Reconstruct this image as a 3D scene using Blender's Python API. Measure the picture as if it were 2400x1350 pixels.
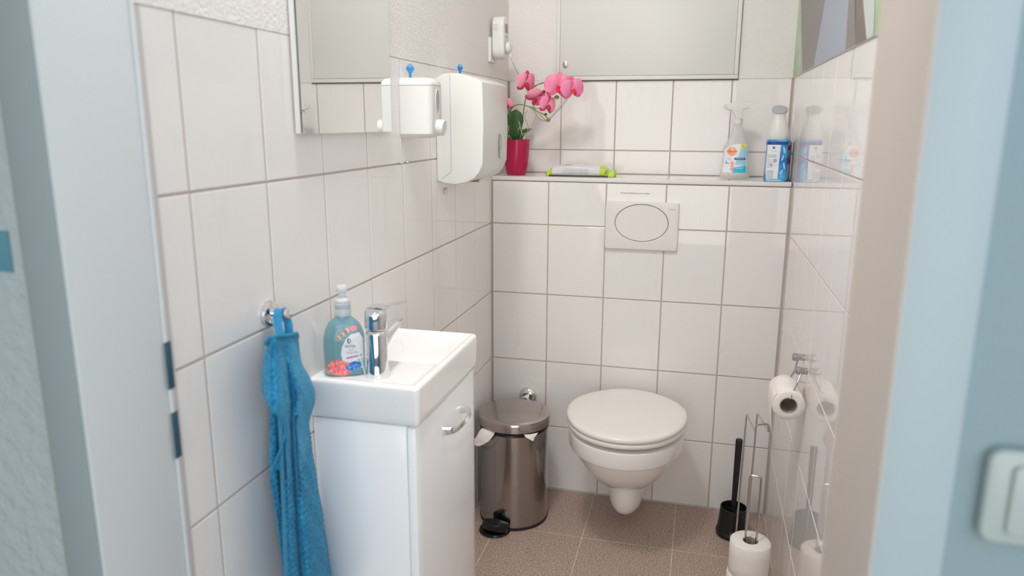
import bpy, bmesh, math, random
from mathutils import Vector, Matrix
random.seed(7)
C = bpy.context.scene.collection
PI = math.pi
for o in list(bpy.data.objects): bpy.data.objects.remove(o)

# ------------------------------------------------------------------ camera
W = 0.998      # room width
D = 0.235      # depth of the ledge over the cistern box
YC = -1.835    # corridor face of the door frame
cd = bpy.data.cameras.new('camera'); cam = bpy.data.objects.new('camera', cd); C.objects.link(cam)
yaw, pit, rol = .2484, .2206, .0037
F = Vector((-math.sin(yaw)*math.cos(pit), math.cos(yaw)*math.cos(pit), -math.sin(pit)))
R0 = Vector((math.cos(yaw), math.sin(yaw), 0)); U0 = R0.cross(F)
R = R0*math.cos(rol)+U0*math.sin(rol); U = -R0*math.sin(rol)+U0*math.cos(rol)
M = Matrix((R, U, -F)).transposed().to_4x4(); M.translation = Vector((.7178, -2.5313, 1.3521))
cam.matrix_world = M
cd.sensor_width = 36; cd.lens = 1740.86/2400*36; cd.clip_start = .02
cd.dof.use_dof = True; cd.dof.focus_distance = 2.2; cd.dof.aperture_fstop = 2.9
bpy.context.scene.camera = cam
S = bpy.context.scene
S.view_settings.view_transform = 'Standard'; S.view_settings.look = 'None'
S.view_settings.gamma = 1; S.view_settings.use_curve_mapping = False
S.view_settings.exposure = 0.0

# ------------------------------------------------------------------ world + lights
w = bpy.data.worlds.new('world'); S.world = w; w.use_nodes = True
bg = w.node_tree.nodes['Background']; bg.inputs[0].default_value = (.60, .78, .9, 1); bg.inputs[1].default_value = .35

def area(name, loc, target, sx, sy, power, col):
    l = bpy.data.lights.new(name, 'AREA'); l.shape = 'RECTANGLE'; l.size = sx; l.size_y = sy
    l.energy = power; l.color = col
    o = bpy.data.objects.new(name, l); C.objects.link(o); o.location = loc
    o.rotation_euler = (Vector(target)-Vector(loc)).to_track_quat('-Z', 'Y').to_euler()
    return o
area('ceiling_light', (.20, -1.40, 2.65), (.36, -1.1, 0), .26, .26, 16.4, (1.0, .955, .95))
area('corridor_daylight', (1.9, -3.1, 1.9), (.45, -1.7, 1.1), 1.0, 1.3, 8.6, (.66, .77, 1.0))
area('corridor_fill', (.80, -4.1, 1.3), (.55, -.8, 1.15), 2.6, 2.0, 45, (1.0, .985, .93))  # unseen fill lamp added behind the camera to brighten the room
S.cycles.diffuse_bounces = 10; S.cycles.max_bounces = 16

# ------------------------------------------------------------------ materials
def mat(name, col, rough=.5, metal=0., spec=.5, trans=0., ior=1.45, coat=0., alpha=1.):
    m = bpy.data.materials.new(name); m.use_nodes = True
    b = m.node_tree.nodes['Principled BSDF']
    b.inputs['Base Color'].default_value = (*col, 1); b.inputs['Roughness'].default_value = rough
    b.inputs['Metallic'].default_value = metal; b.inputs['Specular IOR Level'].default_value = spec
    b.inputs['Transmission Weight'].default_value = trans; b.inputs['IOR'].default_value = ior
    b.inputs['Coat Weight'].default_value = coat; b.inputs['Alpha'].default_value = alpha
    return m
def N(m, t): return m.node_tree.nodes.new(t)
def L(m, a, b): m.node_tree.links.new(a, b)
def noise_bump(m, scale, strength, dist=.002, detail=4, coord='Object'):
    b = m.node_tree.nodes['Principled BSDF']
    tc = N(m, 'ShaderNodeTexCoord'); n = N(m, 'ShaderNodeTexNoise'); n.inputs['Scale'].default_value = scale
    n.inputs['Detail'].default_value = detail
    bp = N(m, 'ShaderNodeBump'); bp.inputs['Strength'].default_value = strength; bp.inputs['Distance'].default_value = dist
    L(m, tc.outputs[coord], n.inputs['Vector']); L(m, n.outputs['Fac'], bp.inputs['Height']); L(m, bp.outputs[0], b.inputs['Normal'])
    return n
def noise_col(m, c1, c2, scale, lo=.4, hi=.6, detail=4, vec=None):
    b = m.node_tree.nodes['Principled BSDF']
    tc = N(m, 'ShaderNodeTexCoord'); n = N(m, 'ShaderNodeTexNoise'); n.inputs['Scale'].default_value = scale; n.inputs['Detail'].default_value = detail
    r = N(m, 'ShaderNodeValToRGB'); r.color_ramp.elements[0].position = lo; r.color_ramp.elements[1].position = hi
    r.color_ramp.elements[0].color = (*c1, 1); r.color_ramp.elements[1].color = (*c2, 1)
    L(m, tc.outputs['Object'], n.inputs['Vector']); L(m, n.outputs['Fac'], r.inputs[0]); L(m, r.outputs[0], b.inputs['Base Color'])
    return n, r

def tile_material(name, base, vein, rough):
    m = mat(name, base, rough); nt = m.node_tree; b = nt.nodes['Principled BSDF']
    tc = N(m, 'ShaderNodeTexCoord'); oi = N(m, 'ShaderNodeObjectInfo')
    mul = N(m, 'ShaderNodeVectorMath'); mul.operation = 'SCALE'; mul.inputs['Scale'].default_value = 37.
    comb = N(m, 'ShaderNodeCombineXYZ')
    for i in range(3): L(m, oi.outputs['Random'], comb.inputs[i])
    L(m, comb.outputs[0], mul.inputs[0])
    add = N(m, 'ShaderNodeVectorMath'); L(m, tc.outputs['Object'], add.inputs[0]); L(m, mul.outputs[0], add.inputs[1])
    mp = N(m, 'ShaderNodeMapping'); mp.inputs['Rotation'].default_value = (.6, .5, .3); mp.inputs['Scale'].default_value = (2.6, 2.6, .5)
    L(m, add.outputs[0], mp.inputs[0])
    n = N(m, 'ShaderNodeTexNoise'); n.inputs['Scale'].default_value = 5.5; n.inputs['Detail'].default_value = 5; n.inputs['Distortion'].default_value = .35
    L(m, mp.outputs[0], n.inputs['Vector'])
    r = N(m, 'ShaderNodeValToRGB'); e = r.color_ramp.elements
    e[0].position = .485; e[0].color = (*base, 1); e[1].position = .515; e[1].color = (*base, 1)
    k = r.color_ramp.elements.new(.5); k.color = (*vein, 1)
    L(m, n.outputs['Fac'], r.inputs[0])
    # slow mottling
    n2 = N(m, 'ShaderNodeTexNoise'); n2.inputs['Scale'].default_value = 3.; L(m, add.outputs[0], n2.inputs['Vector'])
    mx = N(m, 'ShaderNodeMix'); mx.data_type = 'RGBA'
    mr = N(m, 'ShaderNodeMapRange'); mr.inputs[1].default_value = .42; mr.inputs[2].default_value = .75; mr.inputs[3].default_value = 0; mr.inputs[4].default_value = 1
    L(m, n2.outputs['Fac'], mr.inputs[0]); L(m, mr.outputs[0], mx.inputs['Factor'])
    mx.inputs['A'].default_value = (*base, 1); L(m, r.outputs[0], mx.inputs['B']); L(m, mx.outputs['Result'], b.inputs['Base Color'])
    bp = N(m, 'ShaderNodeBump'); bp.inputs['Strength'].default_value = .015; bp.inputs['Distance'].default_value = .002
    n3 = N(m, 'ShaderNodeTexNoise'); n3.inputs['Scale'].default_value = 9.; L(m, add.outputs[0], n3.inputs['Vector']); L(m, n3.outputs['Fac'], bp.inputs['Height']); L(m, bp.outputs[0], b.inputs['Normal'])
    return m
M_tile = tile_material('glazed_tile', (.83, .805, .785), (.785, .76, .745), .025)
M_grout = mat('grout', (.50, .425, .39), .9); noise_bump(M_grout, 300, .3)
M_silicone = mat('silicone', (.6, .57, .55), .5)
M_plaster = mat('plaster', (.80, .775, .755), .92); noise_bump(M_plaster, 150, .8, .003, 3)
M_wallpaper = mat('woodchip_wallpaper', (.43, .49, .50), .95); noise_bump(M_wallpaper, 60, 1., .006, 3)
M_wallpaint = mat('corridor_paint', (.28, .37, .40), .9); noise_bump(M_wallpaint, 90, .3, .002)
M_ceil = mat('ceiling_paint', (.85, .84, .82), .95)
M_frame = mat('frame_lacquer', (.66, .70, .71), .38); noise_bump(M_frame, 12, .04, .004)
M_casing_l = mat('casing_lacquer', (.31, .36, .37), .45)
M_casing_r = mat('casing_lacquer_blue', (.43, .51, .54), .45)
M_dark = mat('dark_void', (.03, .09, .13), .6)
M_white = mat('white_plastic', (.73, .73, .70), .28)
M_white2 = mat('white_plastic_soft', (.78, .75, .73), .4)
M_cer = mat('ceramic', (.93, .915, .90), .07, coat=.3)
M_wcseat = mat('seat_plastic', (.84, .81, .77), .16)
M_lacq = mat('cabinet_lacquer', (.93, .94, .95), .13)
M_chrome = mat('chrome', (.82, .83, .84), .05, 1.)
M_wire = mat('chromed_wire', (.50, .50, .49), .18, 1.)
M_steel = mat('brushed_steel', (.42, .40, .385), .13, 1.)
b_ = M_steel.node_tree.nodes['Principled BSDF']; b_.inputs['Anisotropic'].default_value = .5
M_steel_lid = mat('lid_steel', (.50, .455, .43), .17, 1.)
M_black = mat('black_plastic', (.012, .012, .013), .25)
M_blackm = mat('black_plastic_matt', (.014, .014, .015), .45)
M_mirror = mat('mirror_glass', (.93, .94, .93), .0, 1.)
M_alu = mat('mirror_frame', (.82, .79, .74), .4)
M_mirror_edge = mat('mirror_edge', (.03, .08, .10), .2)
M_key = mat('blue_key', (.012, .20, .52), .3)
M_window = mat('smoked_window', (.33, .33, .36), .1, spec=.8)
M_pot = mat('magenta_pot', (.40, .004, .06), .22)
M_petal = mat('orchid_petal', (.84, .16, .30), .55)
noise_col(M_petal, (.80, .10, .25), (.90, .27, .38), 14, .35, .7)
M_petal_b = mat('orchid_petal_inner', (.86, .30, .42), .55); noise_col(M_petal_b, (.84, .20, .45), (.92, .36, .44), 22, .3, .7)
M_petal_d = mat('orchid_sepal', (.66, .04, .17), .55); noise_col(M_petal_d, (.55, .02, .12), (.78, .10, .24), 60, .3, .7)
M_lip = mat('orchid_lip', (.70, .01, .03), .4)
M_yel = mat('orchid_throat', (.85, .45, .22), .5)
M_leaf = mat('orchid_leaf', (.025, .09, .022), .38); noise_col(M_leaf, (.018, .06, .018), (.04, .13, .03), 45, .35, .7)
M_stem = mat('orchid_stem', (.22, .25, .07), .5); noise_col(M_stem, (.14, .17, .05), (.34, .34, .13), 40, .35, .65)
M_bud = mat('orchid_bud', (.20, .26, .08), .5)
M_root = mat('aerial_root', (.42, .43, .18), .6)
M_terry = mat('towel_terry', (.012, .17, .33), .95)
def terry(m, c1, c2):
    b = m.node_tree.nodes['Principled BSDF']; b.inputs['Sheen Weight'].default_value = .35; b.inputs['Sheen Tint'].default_value = (.3, .7, .9, 1)
    noise_col(m, c1, c2, 210, .34, .68, 3); noise_bump(m, 300, .8, .003, 3)
terry(M_terry, (.006, .14, .33), (.035, .34, .57))
M_hem = mat('towel_hem', (.02, .24, .42), .8); noise_bump(M_hem, 600, .4, .001)
M_loop = mat('towel_loop', (.02, .24, .46), .8)
M_paper = mat('tissue_paper', (.86, .82, .77), .95); noise_bump(M_paper, 240, .12, .0015)
M_paper_top = mat('tissue_roll_end', (.85, .81, .75), .97); noise_bump(M_paper_top, 500, .2, .001)
M_card = mat('card_core', (.48, .40, .35), .9)
M_wipes = mat('wipes_foil', (.66, .66, .70), .35)
M_green = mat('wipes_green', (.50, .72, .06), .3)
M_dgreen = mat('wipes_leaf_green', (.08, .42, .07), .35)
M_fred = mat('flower_print', (.85, .45, .12), .4)
M_spray = mat('spray_bottle_plastic', (.80, .79, .77), .10, alpha=.42, coat=.4)
M_lbl_w = mat('label_white', (.80, .83, .87), .3)
M_lbl_c = mat('label_cyan', (.02, .50, .65), .3)
M_lbl_lc = mat('label_light_cyan', (.36, .68, .80), .3)
M_lbl_b = mat('label_navy', (.02, .06, .30), .3)
M_lbl_o = mat('label_orange', (.95, .38, .16), .3)
M_lbl_y = mat('label_yellow', (.85, .78, .03), .3)
M_lbl_p = mat('label_pink', (.85, .33, .36), .3)
M_lbl_g = mat('label_grey', (.42, .43, .46), .4)
M_txt = mat('print_dark', (.05, .05, .07), .5)
M_lbl_r = mat('label_red', (.62, .02, .02), .3)
M_lbl_r2 = mat('label_scarlet', (.80, .09, .05), .3)
M_lbl_t = mat('label_teal', (.30, .52, .58), .35)
M_blue = mat('can_blue', (.02, .25, .66), .25)
noise_col(M_blue, (.01, .17, .55), (.08, .45, .80), 26, .40, .62)
M_capgrey = mat('cap_grey', (.42, .44, .48), .35)
M_sheath = mat('can_dark', (.08, .085, .09), .4)
M_soap = mat('soap_liquid', (.16, .40, .46), .06, alpha=.66, coat=.5)
M_pump = mat('pump_plastic', (.85, .86, .87), .25, trans=.35, ior=1.3)
M_coral = mat('coral_print', (.9, .25, .25), .3)
noise_col(M_coral, (.92, .09, .22), (.98, .42, .25), 190, .4, .6)
M_bluefish = mat('blue_reef_print', (.05, .2, .6), .3); noise_col(M_bluefish, (.02, .10, .45), (.12, .40, .78), 210, .4, .6)
M_green_p = mat('reef_green_print', (.35, .6, .45), .3)
M_magenta = mat('magenta_bar', (.62, .03, .25), .3)
M_lock = mat('lock_metal', (.55, .53, .52), .3, .8)
M_disp = mat('display', (.22, .19, .17), .2)
M_panel = mat('panel_lacquer', (.74, .745, .715), .3); noise_bump(M_panel, 6, .03, .004)
M_panel_frame = mat('panel_frame', (.76, .75, .73), .4)
M_paintshadow = mat('painted_shadow', (.14, .11, .10), .8)  # dark shade put into the colour, for the panel frame and button gap
M_switch = mat('switch_plastic', (.44, .50, .48), .3)
M_print_grey = mat('print_grey', (.21, .185, .175), .35)
M_print_sky = mat('print_pale_blue', (.33, .38, .46), .35)
M_print_green = mat('print_green', (.26, .42, .20), .35); noise_col(M_print_green, (.24, .42, .17), (.52, .62, .48), 5, .4, .65)
M_print_brown = mat('print_brown', (.17, .12, .10), .35); noise_col(M_print_brown, (.13, .10, .09), (.30, .17, .13), 7, .4, .65)
M_print_pale = mat('print_pale', (.55, .60, .58), .35)
M_board = mat('poster_board', (.75, .74, .72), .5)
M_bluecard = mat('blue_card', (.10, .26, .33), .5)

def floor_material():
    m = mat('terrazzo_floor', (.2, .16, .14), .42); b = m.node_tree.nodes['Principled BSDF']
    tc = N(m, 'ShaderNodeTexCoord'); oi = N(m, 'ShaderNodeObjectInfo'); add = N(m, 'ShaderNodeVectorMath')
    L(m, tc.outputs['Object'], add.inputs[0]); L(m, oi.outputs['Location'], add.inputs[1])
    n = N(m, 'ShaderNodeTexNoise'); n.inputs['Scale'].default_value = 230; n.inputs['Detail'].default_value = 3; L(m, add.outputs[0], n.inputs['Vector'])
    r = N(m, 'ShaderNodeValToRGB'); e = r.color_ramp.elements
    e[0].position = .30; e[0].color = (.20, .15, .125, 1); e[1].position = .72; e[1].color = (.74, .58, .50, 1)
    k = e.new(.5); k.color = (.43, .325, .27, 1)
    L(m, n.outputs['Fac'], r.inputs[0])
    v = N(m, 'ShaderNodeTexVoronoi'); v.inputs['Scale'].default_value = 75; L(m, add.outputs[0], v.inputs['Vector'])
    lt = N(m, 'ShaderNodeMath'); lt.operation = 'LESS_THAN'; lt.inputs[1].default_value = .15; L(m, v.outputs['Distance'], lt.inputs[0])
    gt = N(m, 'ShaderNodeMath'); gt.operation = 'GREATER_THAN'; gt.inputs[1].default_value = .62
    sp = N(m, 'ShaderNodeSeparateColor'); L(m, v.outputs['Color'], sp.inputs[0]); L(m, sp.outputs[0], gt.inputs[0])
    mu = N(m, 'ShaderNodeMath'); mu.operation = 'MULTIPLY'; L(m, lt.outputs[0], mu.inputs[0]); L(m, gt.outputs[0], mu.inputs[1])
    r2 = N(m, 'ShaderNodeValToRGB'); r2.color_ramp.interpolation = 'CONSTANT'; r2.color_ramp.elements[0].color = (.07, .055, .05, 1); r2.color_ramp.elements[1].position = .5; r2.color_ramp.elements[1].color = (.48, .42, .37, 1)
    L(m, sp.outputs[1], r2.inputs[0])
    mx = N(m, 'ShaderNodeMix'); mx.data_type = 'RGBA'; L(m, mu.outputs[0], mx.inputs['Factor']); L(m, r.outputs[0], mx.inputs['A']); L(m, r2.outputs[0], mx.inputs['B'])
    L(m, mx.outputs['Result'], b.inputs['Base Color'])
    return m
M_floor = floor_material()
M_fgrout = mat('floor_grout', (.66, .56, .50), .9)

# ------------------------------------------------------------------ helpers
def BM(): return bmesh.new()
def add_box(bm, lo, hi, bev=0., seg=2):
    x0, y0, z0 = lo; x1, y1, z1 = hi
    r = bmesh.ops.create_cube(bm, size=1)
    vs = r['verts']
    for v in vs: v.co = Vector(((x0+x1)/2+v.co.x*(x1-x0), (y0+y1)/2+v.co.y*(y1-y0), (z0+z1)/2+v.co.z*(z1-z0)))
    if bev > 0:
        es = list({e for v in vs for e in v.link_edges})
        bmesh.ops.bevel(bm, geom=es, offset=bev, segments=seg, affect='EDGES', profile=.5)
    return bm
def box(lo, hi, bev=0., seg=2): return add_box(BM(), lo, hi, bev, seg)
def loft(bm, loops, cap0=True, cap1=True, closed=True):
    rings = [[bm.verts.new(p) for p in lp] for lp in loops]
    n = len(rings[0])
    for a, b in zip(rings, rings[1:]):
        for i in range(n if closed else n-1):
            j = (i+1) % n
            bm.faces.new((a[i], a[j], b[j], b[i]))
    if cap0: bm.faces.new(list(reversed(rings[0])))
    if cap1: bm.faces.new(rings[-1])
    return rings
def frame_for(d):
    d = Vector(d).normalized(); a = Vector((0, 0, 1)) if abs(d.z) < .9 else Vector((1, 0, 0))
    u = d.cross(a).normalized(); return u, d.cross(u).normalized()
def lathe(bm, prof, origin=(0, 0, 0), axis=(0, 0, 1), n=32, cap0=True, cap1=True):
    o = Vector(origin); ax = Vector(axis).normalized(); u, v = frame_for(ax)
    loft(bm, [[o+ax*h+(u*math.cos(2*PI*i/n)+v*math.sin(2*PI*i/n))*max(r, 1e-5) for i in range(n)] for r, h in prof], cap0, cap1)
    return bm
def tube(bm, pts, r, n=8, rs=None, closed=False):
    pts = [Vector(p) for p in pts]; m = len(pts); loops = []
    t0 = (pts[1]-pts[0]).normalized(); u, v = frame_for(t0)
    for i, p in enumerate(pts):
        if closed: t = (pts[(i+1) % m]-pts[i-1]).normalized()
        else: t = (pts[min(i+1, m-1)]-pts[max(i-1, 0)]).normalized()
        u = (u-t*u.dot(t)).normalized(); v = t.cross(u)
        rr = rs[i] if rs else r
        loops.append([p+(u*math.cos(2*PI*k/n)+v*math.sin(2*PI*k/n))*rr for k in range(n)])
    if closed: loops.append(loops[0]); rings = loft(bm, loops, False, False); bmesh.ops.remove_doubles(bm, verts=bm.verts, dist=1e-6)
    else: loft(bm, loops)
    return bm
def smooth_path(pts, sub=6):
    P = [Vector(p) for p in pts]; out = []
    for i in range(len(P)-1):
        p0 = P[max(i-1, 0)]; p1 = P[i]; p2 = P[i+1]; p3 = P[min(i+2, len(P)-1)]
        for k in range(sub):
            t = k/sub
            out.append(.5*((2*p1)+(-p0+p2)*t+(2*p0-5*p1+4*p2-p3)*t*t+(-p0+3*p1-3*p2+p3)*t**3))
    out.append(P[-1]); return out
def round_path(pts, r, seg=5):
    """polyline with filleted corners"""
    P = [Vector(p) for p in pts]; out = [P[0]]
    for i in range(1, len(P)-1):
        a = (P[i-1]-P[i]); b = (P[i+1]-P[i]); q = min(r, a.length*.49, b.length*.49)
        s = P[i]+a.normalized()*q; e = P[i]+b.normalized()*q
        for k in range(seg+1):
            t = k/seg; out.append(s*(1-t)**2+P[i]*2*t*(1-t)+e*t*t)
    out.append(P[-1]); return out
def prism(bm, poly, d):
    """poly: list of 3-D points (planar), extruded by vector d"""
    d = Vector(d); loft(bm, [[Vector(p) for p in poly], [Vector(p)+d for p in poly]]); return bm
def bevel_all(bm, off, seg=2, ang=.5):
    bmesh.ops.recalc_face_normals(bm, faces=bm.faces)
    es = [e for e in bm.edges if len(e.link_faces) == 2 and e.calc_face_angle(0) > ang]
    bmesh.ops.bevel(bm, geom=es, offset=off, segments=seg, affect='EDGES', profile=.5, clamp_overlap=True); return bm
def root_of(o):
    while o.parent: o = o.parent
    return o
def obj(name, bm, m, parent=None, smooth=True, ang=35, recalc=True):
    """links bm (world coordinates) as one mesh object; children are moved into the root's space"""
    if recalc: bmesh.ops.recalc_face_normals(bm, faces=bm.faces)
    if parent is not None:
        off = Vector(root_of(parent).location)
        bmesh.ops.translate(bm, verts=bm.verts, vec=-off)
    me = bpy.data.meshes.new(name); bm.to_mesh(me); bm.free()
    o = bpy.data.objects.new(name, me); C.objects.link(o)
    me.materials.append(m)
    if smooth:
        me.polygons.foreach_set('use_smooth', [True]*len(me.polygons))
        try: me.set_sharp_from_angle(angle=math.radians(ang))
        except Exception: pass
    if parent is not None: o.parent = parent
    return o
def thing(name, label, cat, loc=(0, 0, 0), group=None):
    o = bpy.data.objects.new(name, None); C.objects.link(o); o.location = loc; o.empty_display_size = .03
    o['label'] = label; o['category'] = cat
    if group: o['group'] = group
    return o
def tag(o, label, cat, group=None):
    o['label'] = label; o['category'] = cat
    if group: o['group'] = group
    return o
def struct(name, bm, m, smooth=False):
    o = obj(name, bm, m, None, smooth); o['kind'] = 'structure'; return o
def lab(o, s): o['label'] = s; return o
def text_bm(txt, size, mapf, extrude=0.):
    """text as flat mesh; (u,v) of each vertex goes through mapf -> world"""
    cu = bpy.data.curves.new('t', 'FONT'); cu.body = txt; cu.size = size; cu.align_x = 'CENTER'; cu.align_y = 'CENTER'
    cu.resolution_u = 3
    o = bpy.data.objects.new('t', cu); C.objects.link(o); bpy.context.view_layer.update()
    me = bpy.data.meshes.new_from_object(o.evaluated_get(bpy.context.evaluated_depsgraph_get()))
    bpy.data.objects.remove(o)
    bm = BM(); bm.from_mesh(me); bpy.data.meshes.remove(me)
    for v in bm.verts: v.co = Vector(mapf(v.co.x, v.co.y))
    return bm
def patch(poly, mapf, step=None, bm=None):
    """filled 2-D polygon, optionally cut into strips along u, then mapped to the surface"""
    bm = bm or BM(); b2 = BM()
    f = b2.faces.new([b2.verts.new((u, v, 0)) for u, v in poly])
    if step:
        us = [u for u, v in poly]; u = min(us)+step
        while u < max(us):
            bmesh.ops.bisect_plane(b2, geom=b2.verts[:]+b2.edges[:]+b2.faces[:], plane_co=(u, 0, 0), plane_no=(1, 0, 0)); u += step
        vs_ = [v for u, v in poly]; v_ = min(vs_)+step*1.5
        while v_ < max(vs_):
            bmesh.ops.bisect_plane(b2, geom=b2.verts[:]+b2.edges[:]+b2.faces[:], plane_co=(0, v_, 0), plane_no=(0, 1, 0)); v_ += step*1.5
    me = bpy.data.meshes.new('x'); 
    for v in b2.verts: v.co = Vector(mapf(v.co.x, v.co.y))
    b2.to_mesh(me); b2.free(); bm.from_mesh(me); bpy.data.meshes.remove(me); return bm
def ell(cx, cy, a, b, n=28, rot=0):
    return [(cx+a*math.cos(2*PI*i/n)*math.cos(rot)-b*math.sin(2*PI*i/n)*math.sin(rot), cy+a*math.cos(2*PI*i/n)*math.sin(rot)+b*math.sin(2*PI*i/n)*math.cos(rot)) for i in range(n)]
def rrect(x0, y0, x1, y1, r, n=5):
    out = []
    for cx, cy, a0 in ((x1-r, y1-r, 0), (x0+r, y1-r, 90), (x0+r, y0+r, 180), (x1-r, y0+r, 270)):
        for k in range(n+1):
            a = math.radians(a0+90*k/n); out.append((cx+r*math.cos(a), cy+r*math.sin(a)))
    return out

# ------------------------------------------------------------------ tiles
_tc = {}
def tile(parent, lo, hi, axis, sgn, m, ch=.0012):
    """lo, hi: world corners of the tile; the face points along axis*sgn. 13 faces."""
    c = [(a+b)/2 for a, b in zip(lo, hi)]; h = [abs(b-a)/2 for a, b in zip(lo, hi)]
    key = (round(h[0], 4), round(h[1], 4), round(h[2], 4), axis, sgn, m.name)
    if key not in _tc:
        bm = BM(); a1, a2 = [i for i in range(3) if i != axis]
        def ring(t, d):
            out = []
            for s1, s2 in ((-1, -1), (1, -1), (1, 1), (-1, 1)):
                p = [0, 0, 0]; p[axis] = sgn*t; p[a1] = s1*(h[a1]-d); p[a2] = s2*(h[a2]-d); out.append(Vector(p))
            return out
        T = h[axis]
        loft(bm, [ring(-T, 0), ring(T-ch, 0), ring(T-ch*.35, ch*.35), ring(T, ch)])
        bmesh.ops.recalc_face_normals(bm, faces=bm.faces)
        me = bpy.data.meshes.new('tile'); bm.to_mesh(me); bm.free(); me.materials.append(m); _tc[key] = me
    o = bpy.data.objects.new('tile', _tc[key]); C.objects.link(o); o.parent = parent
    o.location = Vector(c)-Vector(parent.location)
    return o
G = .0042; TH = .006
def cuts(a, b, first, step):
    js = [a]; k = math.ceil((a-first)/step+1e-6)
    while first+k*step < b-1e-4:
        j = first+k*step
        if j > a+.012 and j < b-.012: js.append(j)
        k += 1
    return js+[b]
def tile_grid(parent, axis, sgn, face, r1, r2, m, gap=G):
    """r1/r2: joint lists on the two in-plane axes"""
    a1, a2 = [i for i in range(3) if i != axis]
    for i in range(len(r1)-1):
        for j in range(len(r2)-1):
            lo = [0]*3; hi = [0]*3
            lo[a1] = r1[i]+gap/2; hi[a1] = r1[i+1]-gap/2; lo[a2] = r2[j]+gap/2; hi[a2] = r2[j+1]-gap/2
            jit = random.uniform(-.0003, .0003)
            lo[axis] = face-sgn*TH; hi[axis] = face+jit
            if lo[axis] > hi[axis]: lo[axis], hi[axis] = hi[axis], lo[axis]
            tile(parent, lo, hi, axis, sgn, m)

CEIL = 2.75
YF = -1.68     # where tiles meet the door frame lining
rows = [0, .25, .5, .75, 1.0, 1.25, 1.5]
wl = struct('wall_left', box((-.12, YF, 0), (-.0065, D+.1, CEIL)), M_plaster)
obj('grout', box((-.008, YF, 0), (-.0014, D, 1.497)), M_grout, wl, False)
obj('plaster', box((-.008, YF, 1.4985), (.0006, D, CEIL), .0006), M_plaster, wl, False)
obj('sealant', box((-.004, YF+.001, 0), (.0002, YF+.013, 1.497)), M_silicone, wl, False)
tile_grid(wl, 0, 1, 0, cuts(YF+.012, D-.003, 0, .2), rows, M_tile)
wr = struct('wall_right', box((W+.0065, YF, 0), (W+.12, D+.1, CEIL)), M_plaster)
obj('grout', box((W+.0014, YF, 0), (W+.008, D, 1.497)), M_grout, wr, False)
obj('plaster', box((W-.0005, YF, 1.4985), (W+.008, D, CEIL)), M_plaster, wr, False)
tile_grid(wr, 0, -1, W, cuts(YF+.012, D-.003, -.06, .2), rows, M_tile, .003)
wb = struct('wall_back', box((-.12, D+.0065, 0), (W+.12, D+.12, CEIL)), M_plaster)
obj('grout', box((0, D+.0014, 1.15), (W, D+.008, 1.497)), M_grout, wb, False)
obj('plaster', box((0, D-.0005, 1.4985), (W, D+.008, CEIL)), M_plaster, wb, False)
tile_grid(wb, 1, -1, D, [.003, .2, .4, .6, .8, W-.003], [1.165, 1.25, 1.5], M_tile)
# cistern box with its tiled ledge
cb = struct('trim_1', box((0, .0065, 0), (W, D+.005, 1.150)), M_white2); 
obj('grout', box((0, .0014, 0), (W, .008, 1.150)), M_grout, cb, False)
tile_grid(cb, 1, -1, 0, [.003, .205, .405, .605, .805, W-.004], [.002, .25, .5, .75, 1.0, 1.150], M_tile)
obj('ledge_edge', box((.001, -.002, 1.1515), (W-.003, .012, 1.1655), .0018), M_white2, cb)
js = [.003, .205, .405, .605, .805, W-.004]
for i in range(5):
    tile(cb, (js[i]+.001, .0135, 1.153), (js[i+1]-.001, D-.002, 1.1652), 2, 1, M_tile)
obj('grout', box((.002, .0125, 1.151), (W-.002, D, 1.1640)), M_grout, cb, False)
# floor
fl = struct('floor', box((-.1, -4.2, -.1), (3.0, D+.1, -.0012)), M_fgrout)
tile_grid(fl, 2, 1, 0, cuts(0.001, W-.001, .397, .2953), cuts(YF-.15, -.001, -.307, .2953), M_floor, .0032)
obj('sealant', box((.0, -.0035, 0), (W, .0005, .004)), M_silicone, fl, False)
cf = mat('corridor_floor', (.30, .32, .34), .4)
obj('corridor_floor', box((-1.6, -4.2, -.001), (3.0, YF-.152, .0005)), cf, fl, False)
ce = struct('ceiling', box((-1.7, -4.3, CEIL), (3.1, D+.12, CEIL+.1)), M_ceil)
# corridor walls
XR = .891      # right edge of the opening
wf = struct('wall_front', box((-1.6, -1.825, 0), (-.047, YF-.02, CEIL)), M_wallpaper)
wfr = struct('wall_front_right', box((XR+.058, -1.825, 0), (3.0, YF-.005, CEIL)), M_wallpaint)
wft = struct('wall_front_top', box((-.047, -1.825, 2.06), (XR+.058, YF-.005, CEIL)), M_wallpaper)
cw = mat('corridor_wall', (.50, .60, .66), .9)
cdk = mat('corridor_dark', (.07, .11, .15), .6)
wc1 = struct('wall_corridor', box((-1.6, -4.3, 0), (3.0, -4.2, CEIL)), cw)
wc2 = struct('wall_corridor_left', box((-1.7, -4.3, 0), (-1.6, -1.825, CEIL)), cw)
wc3 = struct('wall_corridor_right', box((3.0, -4.3, 0), (3.1, YF, CEIL)), cw)
dcor = struct('door_2', box((-1.1, -4.2, 0), (-.2, -4.17, 2.05)), cdk)

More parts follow.
